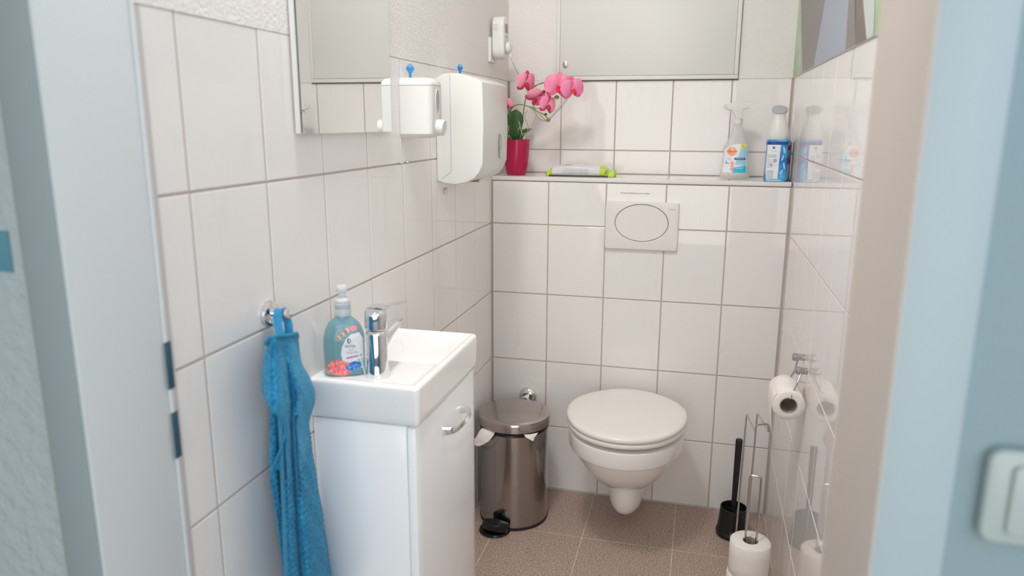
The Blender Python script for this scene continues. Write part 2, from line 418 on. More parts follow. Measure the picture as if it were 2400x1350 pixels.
# ------------------------------------------------------------------ door frame (steel jamb): casing, lining, strike plates
df = bpy.data.objects.new('door_1', None); C.objects.link(df); df['kind'] = 'structure'
def zprism(poly, z0, z1, bev=.0015):
    bm = BM(); loft(bm, [[Vector((x, y, z0)) for x, y in poly], [Vector((x, y, z1)) for x, y in poly]])
    return bevel_all(bm, bev, 2)
obj('casing', zprism([(-.056, YC), (-.002, YC), (-.002, YC+.04), (-.056, YC+.04)], 0, 2.05), M_casing_l, df)
obj('lining', zprism([(-.0015, YC+.0005), (.0035, YC+.0005), (.0035, YF-.0005), (-.0015, YF-.0005)], 0, 2.0, .001), M_frame, df)
obj('rebate_bead', zprism([(.0036, YF-.009), (.0062, YF-.008), (.0062, YF-.002), (.0036, YF-.001)], 0, 2.0, .0006), M_frame, df)
obj('wall_joint', box((-.060, YC+.003, 0), (-.0555, YC+.02, 2.05)), mat('joint_brown', (.30, .27, .23), .9), df, False)
obj('casing', zprism([(XR+.002, YC), (XR+.064, YC), (XR+.064, YC+.04), (XR+.002, YC+.04)], 0, 2.05, .003), M_casing_r, df)
M_lining_r = mat('lining_warm', (.62, .54, .48), .5)
obj('lining', zprism([(XR+.0015, YC+.0005), (XR+.006, YC+.0005), (XR+.006, YF+.003), (XR-.010, YF+.003), (XR-.011, YF-.004), (XR-.010, YF-.012), (XR-.004, YF-.06)], 0, 2.0, .002), M_lining_r, df)
obj('lining', box((XR+.0065, YF-.012, 0), (W+.006, YF+.003, 2.0)), M_lining_r, df, False)
obj('casing', box((-.056, YC, 2.0), (XR+.064, YC+.04, 2.06), .002), M_casing_l, df)
obj('lining', box((-.001, YC+.041, 1.995), (XR+.002, YF, 2.055), .001), M_frame, df)
for z0, z1 in ((.981, 1.050), (.876, .946)):
    s = lab(obj('strike_plate', box((.0062, YF-.0115, z0), (.0076, YF+.001, z1), .0005), M_dark, df), 'dark blue strike slot in the door frame')

# ------------------------------------------------------------------ light switch at the right, on the corridor wall
t = thing('light_switch', 'pale rounded light switch on the bluish corridor wall at the right edge', 'light switch', (1.02, -1.8262, 1.025))
def yslab(poly, y0, y1, bev=.002, seg=3):
    bm = BM(); loft(bm, [[Vector((x, y0, z)) for x, z in poly], [Vector((x, y1, z)) for x, z in poly]]); bevel_all(bm, bev, seg, .9); return bm
obj('cover_frame', yslab(rrect(.978, .982, 1.064, 1.072, .013), -1.8262, -1.840, .004), M_switch, t)
obj('rocker', yslab(rrect(.997, .994, 1.045, 1.060, .006), -1.8395, -1.845, .002), M_switch, t)
o = obj('blue_card', box((-.20, -1.8275, 1.172), (-.083, -1.8255, 1.222), .0006), M_bluecard)
tag(o, 'small blue card edge fixed on the textured wall at the far left', 'card')

# ------------------------------------------------------------------ washbasin
XB = .225; YN = -1.30; YFAR = -.915; ZT = .864; ZB = .783
def sstep(t): t = max(0, min(1, t)); return t*t*(3-2*t)
t = thing('washbasin', 'small white rectangular ceramic washbasin on the vanity cabinet', 'washbasin', (.11, -1.1, ZB))
def basin():
    bm = BM(); r = .008; xs = []; ys = []
    def axis_samples(a, b, n, extra):
        v = {a, b}
        for k in range(1, 6): q = r*(1-math.cos(PI/2*k/5)); v |= {a+q, b-q}
        for k in range(n): v.add(a+r+(b-a-2*r)*k/(n-1))
        return sorted(v)
    xs = axis_samples(.0005, XB, 46, None); ys = axis_samples(YN, YFAR, 84, None)
    def edge(d): # rounded shoulder
        return r-math.sqrt(max(0, r*r-(r-min(d, r))**2))
    def z(x, y):
        d = min(x-.0005+r, XB-x, y-YN, YFAR-y)
        base = ZT-edge(d)
        # deck slightly lower than the rim
        dd = min(sstep((x-.012)/.008), sstep((XB-.012-x)/.008), sstep((y-YN-.012)/.008), sstep((YFAR-.012-y)/.008))
        deck = .0035*dd
        # bowl
        bw = min((x-.028)/.032, (XB-.015-x)/.022, (y+1.150)/.030, (YFAR-.014-y)/.028)
        bowl = .060*sstep(bw)
        return base-deck-bowl+.004*sstep(bw)*((x-.12)**2+(y+1.03)**2)/.02
    V = [[bm.verts.new((x, y, z(x, y))) for y in ys] for x in xs]
    for i in range(len(xs)-1):
        for j in range(len(ys)-1): bm.faces.new((V[i][j], V[i+1][j], V[i+1][j+1], V[i][j+1]))
    # skirt: border ring down to ZB with rounded foot
    ring = [V[i][0] for i in range(len(xs))]+[V[-1][j] for j in range(1, len(ys))]+[V[i][-1] for i in range(len(xs)-2, -1, -1)]+[V[0][j] for j in range(len(ys)-2, 0, -1)]
    prev = ring
    for zz, ins in ((.845, 0), (.80, .001), (.790, .0018), (.785, .004), (ZB, .009)):
        nr = []
        for v in ring:
            x, y = v.co.x, v.co.y
            x = max(min(x, XB-ins), .0005); y = max(min(y, YFAR-ins), YN+ins)
            nr.append(bm.verts.new((x, y, zz)))
        for k in range(len(ring)):
            q = (k+1) % len(ring); bm.faces.new((prev[k], prev[q], nr[q], nr[k]))
        prev = nr
    bm.faces.new(prev)
    # round the vertical corners in plan
    for v in bm.verts:
        for cx, cy, sx, sy in ((XB, YN, 1, -1), (XB, YFAR, 1, 1)):
            rr = .012
            dx = sx*(v.co.x-(cx-sx*rr)); dy = sy*(v.co.y-(cy-sy*rr))
            if dx > 0 and dy > 0:
                m_ = max(dx, dy); l = math.hypot(dx, dy)
                if l > 1e-9: k = m_/l; v.co.x = cx-sx*rr+sx*dx*k; v.co.y = cy-sy*rr+sy*dy*k
    return bm
obj('basin_body', basin(), M_cer, t, ang=60)
obj('drain', lathe(BM(), [(.0, 0), (.021, 0), (.021, .002), (.017, .004), (.0, .0045)], (.12, -1.03, .8005)), M_chrome, t)
obj('overflow_ring', lathe(BM(), [(.006, 0), (.009, 0), (.009, .0015), (.006, .0015)], (.105, -.934, .845), (0, -1, .35), 20), M_chrome, t)

# ------------------------------------------------------------------ vanity cabinet
t = thing('vanity_cabinet', 'glossy white vanity cabinet under the small washbasin', 'cabinet', (.1, -1.1, .10))
z0, z1 = .10, ZB-.0012
bm = BM()
add_box(bm, (.001, YN+.004, z0), (.197, YN+.020, z1), .0008); obj('side_panel', bm, M_lacq, t)
obj('side_panel', box((.001, YFAR-.020, z0), (.197, YFAR-.004, z1), .0008), M_lacq, t)
obj('bottom_panel', box((.001, YN+.020, z0), (.197, YFAR-.020, z0+.016)), M_lacq, t)
obj('top_rail', box((.180, YN+.020, z1-.04), (.197, YFAR-.020, z1)), M_lacq, t)
def bowed(y0, y1, za, zb, xa, xf, bow, n=18):
    bm = BM(); pl_ = [(xa, y1), (xa, y0)]
    for k in range(n+1):
        s = k/n; pl_.append((xf+bow*math.sin(PI*s)**.8 if 0 < s < 1 else xf, y0+(y1-y0)*s))
    loft(bm, [[Vector((x, y, za)) for x, y in pl_], [Vector((x, y, zb)) for x, y in pl_]]); return bm
d = obj('door', bevel_all(bowed(YN+.003, YFAR-.003, z0, z1-.002, .199, .2155, .009), .0012, 2, .9), M_lacq, t, ang=30)
# bow handle
hp = smooth_path([(.218, -1.166, .722), (.240, -1.163, .7235), (.251, -1.148, .725), (.2555, -1.105, .726), (.251, -1.062, .7255), (.240, -1.048, .7245), (.218, -1.045, .7235)], 8)
bm = BM(); loops = []
for i, p in enumerate(hp):
    tg = (hp[min(i+1, len(hp)-1)]-hp[max(i-1, 0)]).normalized(); up = Vector((0, 0, 1)); sd = tg.cross(up).normalized()
    s = i/(len(hp)-1); hw = .0105-.0045*math.sin(PI*s); th = .0022
    loops.append([p+up*hw+sd*th*.5, p+up*hw*.8+sd*th, p-up*hw*.8+sd*th, p-up*hw+sd*th*.5, p-up*hw-sd*th*.5, p-up*hw*.8-sd*th, p+up*hw*.8-sd*th, p+up*hw-sd*th*.5])
loft(bm, loops); lab(obj('handle', bm, M_chrome, d, ang=40), 'chrome bow handle')
for yy in (-1.27, -.95):
    for xx in (.03, .17):
        obj('foot', lathe(BM(), [(.014, 0), (.016, .01), (.012, .02), (.012, .0995)], (xx, yy, 0), n=16), M_chrome, t)

# ------------------------------------------------------------------ tap
FX, FY, FZ = .118, -1.243, ZT-.0035
t = thing('mixer_tap', 'chrome single lever mixer tap standing on the washbasin deck', 'tap', (FX, FY, FZ))
body = obj('body', lathe(BM(), [(.0, 0), (.0235, 0), (.0242, .003), (.0225, .012), (.0212, .03), (.0208, .086), (.0200, .090), (.0175, .094), (.0, .094)], (FX, FY, FZ), n=40), M_chrome, t)
# spout: tapered wedge going +y
def super_loop(c, u, v, a, b, n=20, e=2.6):
    out = []
    for i in range(n):
        th = 2*PI*i/n; cs, sn = math.cos(th), math.sin(th)
        out.append(c+u*a*math.copysign(abs(cs)**(2/e), cs)+v*b*math.copysign(abs(sn)**(2/e), sn))
    return out
bm = BM(); X_ = Vector((1, 0, 0)); Z_ = Vector((0, 0, 1))
sp = [(0.0, .060, .018, .020), (.022, .066, .018, .016), (.050, .073, .0165, .011), (.085, .080, .015, .0075), (.112, .0835, .0125, .0045), (.122, .0842, .008, .002)]
loft(bm, [super_loop(Vector((FX-dy*.02, FY+dy, FZ+dz)), X_, Z_, a, b, 24, 3.) for dy, dz, a, b in sp]); obj('spout', bm, M_chrome, t, ang=50)
# neck and head
obj('collar', lathe(BM(), [(.0, .0935), (.0165, .0935), (.0165, .0975), (.0, .0975)], (FX, FY, FZ), n=32), M_blackm, t)
bm = BM()
loops = []
for h, rr, sh in ((.0965, .0205, 0), (.099, .0218, 0), (.128, .0218, 0), (.134, .0212, .0), (.137, .019, .001)):
    loops.append([Vector((FX+rr*math.cos(a), FY+rr*math.sin(a), FZ+h+(.010 if h > .12 else .0)*(math.sin(a))*.5)) for a in [2*PI*i/32 for i in range(32)]])
loft(bm, loops); obj('head', bm, M_chrome, t, ang=40)
bm = BM()
sp = [(-.004, .133, .0185, .006), (.018, .134, .0180, .006), (.040, .1305, .0150, .0042), (.075, .1255, .0130, .0034), (.115, .1195, .0120, .0028), (.152, .1150, .0110, .0022), (.166, .1135, .006, .0012)]
loft(bm, [super_loop(Vector((FX-dy*.05, FY+dy, FZ+dz)), X_, Vector((0, .14, 1)).normalized(), a, b, 24, 3.) for dy, dz, a, b in sp]); obj('lever', bm, M_chrome, t, ang=50)

# ------------------------------------------------------------------ soap bottle
SX, SY, SZ = .0500, -1.246, ZT-.0030
SA = math.radians(24)   # plan rotation
t = thing('soap_bottle', 'teal liquid soap pump bottle with reef print on the washbasin', 'bottle', (SX, SY, SZ))
su = Vector((math.cos(SA), math.sin(SA), 0)); sv = Vector((-math.sin(SA), math.cos(SA), 0))
def sprof(h):
    T = [(0, .036, .018), (.002, .0385, .0205), (.006, .040, .022), (.06, .0405, .0225), (.078, .0395, .022), (.092, .036, .0205), (.104, .0295, .018), (.112, .0215, .0145), (.117, .0145, .0125), (.119, .0135, .0125)]
    for (h0, a0, b0), (h1, a1, b1) in zip(T, T[1:]):
        if h <= h1:
            k = (h-h0)/(h1-h0) if h1 > h0 else 0; return a0+(a1-a0)*k, b0+(b1-b0)*k
    return T[-1][1:]
SO = Vector((SX, SY, SZ))
def sring(h, off=0.):
    a, b = sprof(h); e = 3.2 if h < .09 else 2.6 if h < .108 else 2.
    return super_loop(SO+Z_*h, su, sv, a+off, b+off, 40, e)
bm = BM(); loft(bm, [sring(h) for h in (0, .002, .006, .03, .06, .07, .078, .085, .092, .098, .104, .108, .112, .117, .119)])
obj('bottle_body', bm, M_soap, t, ang=50)
obj('neck', lathe(BM(), [(.0, .1192), (.0155, .1192), (.0155, .131), (.0148, .132), (.0148, .136), (.0155, .137), (.0155, .143), (.013, .146), (.0, .146)], SO, n=28), mat('clear_collar', (.70, .76, .80), .15, trans=.5, ior=1.3), t)
obj('pump_collar', lathe(BM(), [(.0, .1462), (.0142, .1462), (.0142, .150), (.009, .156), (.0065, .1565), (.0065, .166), (.0, .166)], SO, n=28), M_pump, t)
bm = BM(); lathe(bm, [(.0, .1662), (.010, .1662), (.0112, .168), (.0112, .176), (.0095, .179), (.0, .180)], SO, n=24)
obj('pump_head', bm, M_pump, t)
bm = BM(); nd = (-su*.3-sv*.9).normalized(); nd = Vector((-.35, .9, 0)).normalized()
tube(bm, [SO+Z_*.173, SO+Z_*.1735+nd*.02, SO+Z_*.171+nd*.034, SO+Z_*.167+nd*.038], .0038, 8); obj('nozzle', bm, M_pump, t)
obj('dip_tube', tube(BM(), [SO+Z_*.01+su*.004, SO+Z_*.118], .0022, 8), M_pump, t)
def smap(u, v):
    """u along the front face (towards -sv), v height"""
    a, b = sprof(min(v, .117)); e = 3.2 if v < .09 else 2.6
    u = max(min(u, a*.995), -a*.995); q = b*(1-abs(u/a)**e)**(1/e)
    return SO+su*u-sv*(q+.0007)+Z_*v
def smap2(k):
    def f(u, v): p = smap(u, v); return p-sv*k
    return f
def decal(name, poly, mapf, m, par, step=.003): return obj(name, patch(poly, mapf, step), m, par, True, 40, False)
lbl = decal('label', [(.0, .018), (.034, .016), (.037, .03), (.037, .075), (.030, .088), (.016, .086), (.004, .076), (-.004, .06), (-.006, .045)], smap, M_lbl_w, t)
cor = ell(-.010, .018, .0245, .0165, 26); cor = [(u+.0018*math.sin(9*i), v+.0015*math.cos(7*i)) for i, (u, v) in enumerate(cor)]
decal('coral_print', cor, smap2(.0003), M_coral, lbl)
bf = ell(.018, .021, .0165, .0085, 20, .25); bf = [(u+.0015*math.sin(8*i), v+.0014*math.cos(5*i)) for i, (u, v) in enumerate(bf)]
decal('reef_print', bf, smap2(.0005), M_bluefish, lbl)
decal('reef_print', ell(.030, .030, .006, .006, 12), smap2(.0004), M_green_p, lbl)
for (fu, fv, rr) in ((-.008, .0805, .0035), (.0, .086, .0038), (.008, .094, .0042)):
    decal('fish_print', ell(fu, fv, rr*.9, rr*1.25, 14, .5), smap2(.0005), M_lbl_o, lbl)
    decal('fish_band', ell(fu, fv, rr*.18, rr*1.15, 8, .5), smap2(.0008), M_lbl_w, lbl)
    decal('fish_band', ell(fu-rr*.55, fv-rr*.5, rr*.3, rr*.4, 8, .5), smap2(.0007), M_txt, lbl)
decal('pink_print', ell(.020, .0965, .007, .006, 14), smap2(.0004), M_lbl_p, lbl)
bm = BM(); ri = ell(.010, .0715, .0035, .0048, 20, .1); 
bm = patch(ell(.0105, .0725, .0036, .0052, 20), smap2(.0006), .002); obj('logo', bm, M_txt, lbl, True, 40, False)
obj('logo', patch(ell(.0112, .0728, .0016, .0038, 16, -.15), smap2(.0009), .002), M_lbl_w, lbl, True, 40, False)
obj('lettering', text_bm('kersia', .0085, lambda u, v: smap2(.0006)(.0125+u, .0625+v)), M_txt, lbl, False, recalc=False)
obj('lettering', text_bm('AQUA', .0075, lambda u, v: smap2(.0006)(.0150+u, .0490+v)), M_lbl_g, lbl, False, recalc=False)
obj('lettering', text_bm('SEIFE', .0040, lambda u, v: smap2(.0006)(.0150+u, .0550+v)), M_lbl_g, lbl, False, recalc=False)
decal('magenta_bar', [(.004, .0365), (.034, .0415), (.034, .0435), (.004, .0390)], smap2(.0005), M_magenta, lbl)

o = obj('plastic_strip', tube(BM(), smooth_path([(.083, -1.268, .937), (.086, -1.276, .9385), (.0935, -1.283, .932), (.1035, -1.286, .905), (.1095, -1.287, .888), (.1115, -1.287, .876)], 6), .0013, 8, None), M_pump)
tag(o, 'thin pale plastic strip between the soap bottle and the tap', 'strip')
# ------------------------------------------------------------------ towel hook and towel
t = thing('towel_hook', 'round chrome towel hook on the left wall tiles', 'hook', (.0, -1.425, 1.028))
obj('rosette', lathe(BM(), [(.0, .0003), (.0225, .0003), (.0232, .002), (.0222, .0065), (.018, .0085), (.0, .0085)], (0, -1.425, 1.026), (1, 0, 0), 36), M_chrome, t)
obj('peg', lathe(BM(), [(.0, .0085), (.0055, .0085), (.0050, .012), (.0050, .033), (.0085, .036), (.0095, .039), (.0088, .042), (.0, .0435)], (0, -1.425, 1.026), (1, -.04, .05), 28), M_chrome, t)

t = thing('hand_towel', 'blue terry hand towel hanging from the chrome hook by its loop', 'towel', (.03, -1.43, .9))

CAM = Vector((.7178, -2.5313, 1.3521))
def ray(px, py): return F+R*((px-1200)/1740.86)-U*((py-675)/1740.86)
def at(px, py, y): d = ray(px, py); return CAM+d*((y-CAM.y)/d.y)
def atx(px, py, x): d = ray(px, py); return CAM+d*((x-CAM.x)/d.x)
def drape(name, cols, sub_u, sub_v, th, m, par, ridges=None):
    """cols: columns of points (each top to bottom); resampled to a dense sheet with thickness, lying in front of the wall"""
    C2 = [smooth_path(c, sub_v) for c in cols]; n = len(C2[0])
    rows_ = [smooth_path([c[i] for c in C2], sub_u) for i in range(n)]
    bm = BM(); fr_, bk = [], []
    for r in rows_:
        f_, b_2 = [], []
        for k, p in enumerate(r):
            tg = (r[min(k+1, len(r)-1)]-r[max(k-1, 0)]); nn = Vector((-tg.y, tg.x, 0)); nn = nn.normalized() if nn.length > 1e-6 else Vector((1, 0, 0))
            if nn.x < 0: nn = -nn
            d = ridges(p) if ridges else 0.
            f_.append(p+nn*(th/2+d)); b_2.append(p-nn*th/2)
        fr_.append(f_); bk.append(b_2)
    loft(bm, [a+list(reversed(b)) for a, b in zip(fr_, bk)]); return obj(name, bm, m, par, ang=80)
def grid(rows_, Xs): # rows_: (py, [px...]); Xs: list (per row or shared)
    nc = len(rows_[0][1]); out = []
    for c in range(nc): out.append([atx(r[1][c], r[0], (r[2] if len(r) > 2 else Xs)[c]) for r in rows_])
    return out
main = grid([
 (784, [650, 657, 666, 676, 686, 694, 695], [.050, .058, .055, .050, .046, .034, .016]),
 (800, [648, 656, 666, 677, 687, 695, 696], [.052, .062, .056, .056, .050, .034, .014]),
 (850, [646, 656, 668, 680, 692, 701, 703], [.054, .068, .060, .066, .058, .040, .012]),
 (890, [648, 660, 674, 690, 706, 722, 724], [.054, .070, .061, .072, .062, .044, .010]),
 (935, [652, 664, 680, 698, 714, 732, 735], [.054, .071, .060, .074, .060, .046, .009]),
 (1000, [656, 667, 681, 694, 706, 718, 721], [.052, .073, .060, .078, .064, .048, .010]),
 (1100, [660, 670, 686, 700, 714, 729, 733], [.050, .074, .062, .080, .068, .050, .012]),
 (1200, [664, 674, 692, 708, 728, 746, 750], [.050, .076, .066, .084, .072, .054, .014]),
 (1310, [668, 680, 700, 718, 742, 762, 766], [.050, .078, .070, .088, .078, .058, .016]),
 (1420, [674, 688, 710, 730, 756, 778, 782], [.050, .080, .072, .090, .080, .060, .018])], None)
def rib(p):
    return .0030*math.sin(2*PI*p.z/.0118)*sstep((.80-p.z)/.05)+.0006*math.sin(p.z*90+p.y*120)
drape('towel_cloth', main, 7, 34, .006, M_terry, t, rib)
backl = grid([(900, [640, 650, 660, 672]), (960, [635, 645, 656, 670]), (1010, [634, 645, 656, 670]), (1100, [634, 644, 655, 670]), (1177, [644, 652, 660, 674]), (1277, [659, 664, 670, 684]), (1351, [667, 672, 680, 694]), (1420, [672, 680, 688, 700])], [.030, .036, .030, .034])
drape('rear_fold', backl, 5, 34, .006, M_terry, t, lambda p: .0018*math.sin(2*PI*p.z/.0118)*sstep((.80-p.z)/.05))
curl = grid([(0, [0]*5)]*0 or [(790, [631, 637, 644, 651, 657], [.040, .056, .064, .064, .060]), (815, [624, 631, 640, 650, 659], [.040, .062, .071, .072, .066]), (860, [620, 629, 640, 652, 662], [.042, .066, .076, .077, .070])], None)
cb_l = [(790, 631, 915, 617), (790, 637, 938, 628), (788, 644, 958, 641), (786, 651, 973, 654), (785, 657, 1000, 668)]
cols = []
for k, (ya_, xa_, yb2, xb2) in enumerate(cb_l):
    Xk = (.040, .064, .076, .078, .074)[k]; col = []
    for q in range(7):
        f_ = q/6; px_ = xa_+(xb2-xa_)*f_-(6 if k == 0 else 3 if k == 1 else 0)*math.sin(PI*f_)*.8; py_ = ya_+(yb2-ya_)*f_
        col.append(atx(px_, py_, Xk-.014*(1-f_)**3+.002*math.sin(5*f_+k)))
    cols.append(col)
drape('folded_flap', cols, 6, 7, .006, M_terry, t, lambda p: .0005*math.sin(p.z*110+p.y*150))
hp_ = [atx(617, 915, .042), atx(628, 940, .064), atx(641, 960, .077), atx(654, 974, .080), atx(666, 992, .080), atx(669, 1012, .076), atx(661, 1045, .066), atx(650, 1072, .054), atx(640, 1095, .044)]
obj('hem', tube(BM(), smooth_path(hp_, 6), .0030, 8), M_hem, t)
# small return of the fold behind the hem
rc_ = []
for k in range(5):
    a_ = [atx(669, 1005, .074), atx(664, 1038, .066), atx(654, 1066, .056), atx(645, 1085, .048), atx(640, 1095, .043)][k]
    b_3 = [atx(674, 1005, .070), atx(674, 1038, .064), atx(672, 1066, .060), atx(671, 1090, .056), atx(670, 1110, .054)][k]
    rc_.append((a_, b_3))
drape('fold_return', [[p[0] for p in rc_], [(p[0]+p[1])/2 for p in rc_], [p[1] for p in rc_]], 3, 4, .005, M_terry, t)
th_ = [atx(624, 806, .046), atx(632, 793, .062), atx(644, 788, .072), atx(657, 787, .070), atx(672, 787, .060), atx(686, 784, .052), atx(695, 782, .038), atx(697, 790, .016)]
obj('hem', tube(BM(), smooth_path(th_, 6), .0036, 8), M_hem, t)
# hanging loop over the peg
bm = BM()
def ribbon(bm, pts, wv, th):
    loops = []
    for i, p in enumerate(pts):
        tg = (pts[min(i+1, len(pts)-1)]-pts[max(i-1, 0)]).normalized(); wn = (wv-tg*wv.dot(tg)).normalized(); nn = tg.cross(wn)
        loops.append([p+wn*wv.length/2+nn*th, p-wn*wv.length/2+nn*th, p-wn*wv.length/2-nn*th, p+wn*wv.length/2-nn*th])
    loft(bm, loops)
ribbon(bm, smooth_path([(.050, -1.462, .985), (.032, -1.446, 1.010), (.026, -1.436, 1.030), (.025, -1.428, 1.0345), (.028, -1.420, 1.030), (.040, -1.428, 1.010), (.044, -1.434, .985)], 6), Vector((.0125, .006, 0)), .0012)
obj('hanging_loop', bm, M_loop, t)

# ------------------------------------------------------------------ mirror
t = thing('mirror', 'frameless rectangular wall mirror above the washbasin', 'mirror', (.0006, -1.1, 1.75))
MT = math.radians(.35)
def mb(x0, x1, ya, yb, za, zb, m, name, bev=.0004):
    bm = box((x0, ya, za), (x1, yb, zb), bev)
    bmesh.ops.rotate(bm, verts=bm.verts, cent=(0, -1.1, 1.5), matrix=Matrix.Rotation(MT, 3, 'Z')); bmesh.ops.translate(bm, verts=bm.verts, vec=(.0022, 0, 0))
    return obj(name, bm, m, t, ang=20)
mb(.0, .0125, -1.304, -.900, 1.329, 2.05, M_alu, 'backing_frame', .001)
mb(.0127, .0148, -1.3045, -.8995, 1.3285, 2.0505, M_mirror, 'mirror_glass', .0003)
mb(.0126, .01485, -1.3062, -1.3046, 1.33, 2.05, M_mirror_edge, 'dark_edge', .0002)

# ------------------------------------------------------------------ soap dispenser and towel dispenser on the left wall
t = thing('soap_dispenser', 'white wall-mounted soap dispenser with oval window and round button', 'soap dispenser', (.0005, -.78, 1.38))
def xz_ext(poly, y0, y1, bev, seg=3, ang=.5, taper=0):
    bm = BM(); cxz = sum(p[0] for p in poly)/len(poly)
    loft(bm, [[Vector((x, y0, z)) for x, z in poly], [Vector((x, y1, z)) for x, z in poly]]); return bevel_all(bm, bev, seg, ang)
def plan_body(z0_, z1_, plan, bev):
    bm = BM(); loft(bm, [[Vector((x, y, z0_)) for x, y in plan], [Vector((x, y, z1_)) for x, y in plan]]); return bevel_all(bm, bev, 3, .8)
ya, yb = -.812, -.730
plan = [(.0005, ya), (.070, ya), (.0775, ya+.004), (.082, ya+.012), (.082, yb-.012), (.0775, yb-.004), (.070, yb), (.0005, yb)]
bm = BM(); lv = [(1.312, .80, .010), (1.318, .97, .003), (1.322, 1., 0), (1.4352, 1., 0)]
loft(bm, [[Vector((.0005+(x-.0005)*k, y+(ins if y < -.77 else -ins), z)) for x, y in plan] for z, k, ins in lv]); obj('body', bm, M_white, t)
bm = BM(); lv = [(1.4360, 1., 0), (1.440, 1., 0), (1.447, .97, .003), (1.452, .90, .008), (1.4535, .8, .014)]
loft(bm, [[Vector((.0005+(x-.0005)*k, y+(ins if y < -.77 else -ins), z)) for x, y in plan] for z, k, ins in lv]); obj('lid', bm, M_white, t)
bm = BM(); lathe(bm, [(.0, 0), (.0135, 0), (.0135, .001), (.0, .001)], (0, 0, 0), (1, 0, 0), 28)
for v in bm.verts: v.co = Vector((v.co.x+.0822, v.co.y*.95-.771, v.co.z*2.1+1.399))
obj('level_window', bm, M_window, t)
obj('window_rim', tube(BM(), [(.0825, -.771+.0128*math.cos(a), 1.399+.0285*math.sin(a)) for a in [2*PI*i/30 for i in range(30)]], .0011, 6, closed=True), M_white2, t)
bm = BM(); lathe(bm, [(.0, .0), (.019, .0), (.0195, .004), (.0195, .016), (.0185, .019), (.0165, .020), (.0155, .018), (.0, .016)], (.0805, -.771, 1.338), (1, 0, -.12), 36); obj('push_button', bm, M_white, t)
t = thing('towel_dispenser', 'large white curved paper towel dispenser on the left wall', 'paper towel dispenser', (.0005, -.43, 1.33))
prof = [(.0005, 1.464), (.020, 1.4765), (.045, 1.479), (.072, 1.477), (.100, 1.469), (.133, 1.455), (.136, 1.35), (.133, 1.238), (.122, 1.214), (.108, 1.198), (.082, 1.186), (.055, 1.181), (.025, 1.183), (.0005, 1.190)]
obj('cover', xz_ext(prof, -.558, -.298, .0025, 3, .45), M_white, t, ang=25)
obj('cover_seam', tube(BM(), [(.042, -.5584, 1.476), (.0425, -.5586, 1.34), (.0425, -.5586, 1.215), (.015, -.5586, 1.197)], .0006, 6), M_capgrey, t)
bm = BM(); n = 30; lo_, lp = [], []
for i in range(n):
    a = 2*PI*i/n; zz = 1.281+.036*math.sin(a); wd = .026*(.75+.25*math.sin(a)); yy = -.385+wd*math.cos(a)*.62
    k_ = (zz-1.238)/(1.455-1.238); xx = .1345+.0020*math.sin(PI*k_)
    lo_.append(Vector((xx, yy, zz))); lp.append(Vector((xx+.0016, yy, zz)))
loft(bm, [lo_, lp]); obj('level_window', bm, M_window, t)
bm = BM(); pts = [(.030, -.50, 1.183), (.075, -.50, 1.1845), (.085, -.44, 1.178), (.065, -.36, 1.181), (.035, -.38, 1.181)]
loft(bm, [[Vector(p) for p in pts], [Vector(p)+Vector((0, .01, -.006)) for p in pts]]); lab(obj('paper_towel_tip', bm, M_paper, t), 'tip of a white paper towel')
def key(label, loc, turn, s=1.):
    t = thing('dispenser_key', label, 'key', loc, 'blue keys in the dispensers on the left wall')
    cx_, cy_, cz_ = loc; bm = BM(); dv = Vector((math.cos(turn), math.sin(turn), 0)); nv = Vector((-math.sin(turn), math.cos(turn), 0))*.0014
    pf = [(-.003, .0), (.003, .0), (.0035, .012), (.005, .015), (.0105, .023), (.0055, .031), (.003, .0345), (-.003, .0345), (-.0055, .031), (-.0105, .023), (-.005, .015), (-.0035, .012)]
    P_ = [Vector(loc)+dv*u*s+Z_*v*s for u, v in pf]
    loft(bm, [[p-nv for p in P_], [p+nv for p in P_]]); bevel_all(bm, .0005, 1); obj('bow', bm, M_key, t)
    bm = BM(); c0 = Vector(loc)+Z_*.0295*s
    tube(bm, [c0+(dv*math.cos(a)+Z_*math.sin(a))*.0030*s-nv*1.1 for a in [2*PI*i/16 for i in range(16)]], .0008, 6, closed=True); obj('key_hole', bm, M_lbl_lc, t)
key('blue plastic key standing upright on the soap dispenser', (.014, -.772, 1.453), .25)
key('blue plastic key standing on the large paper towel dispenser', (.036, -.45, 1.4785), .9, .9)

for i, (yy, lb_) in enumerate(((-.82, 'tiny metal tile hook left of the two, in the joint beneath the soap dispenser'), (-.782, 'tiny metal tile hook right of the two, in the joint beneath the soap dispenser'))):
    o = obj('tile_hook', lathe(BM(), [(.0, .0), (.0022, .0), (.0028, .003), (.0028, .006), (.0018, .008), (.0, .008)], (-.0005, yy, 1.252), (1, 0, 0), 12), M_lock)
    tag(o, lb_, 'hook', 'tiny hooks in the tile joint')
# small adhesive hook / chipped bracket below the towel dispenser
o = obj('adhesive_hook', bevel_all(prism(BM(), [(.0004, -.505, 1.158), (.0004, -.487, 1.166), (.0004, -.484, 1.152), (.0004, -.495, 1.144)], (.007, 0, 0)), .0015, 2), M_white2)
tag(o, 'small white adhesive hook on the tiles below the paper towel dispenser', 'hook')

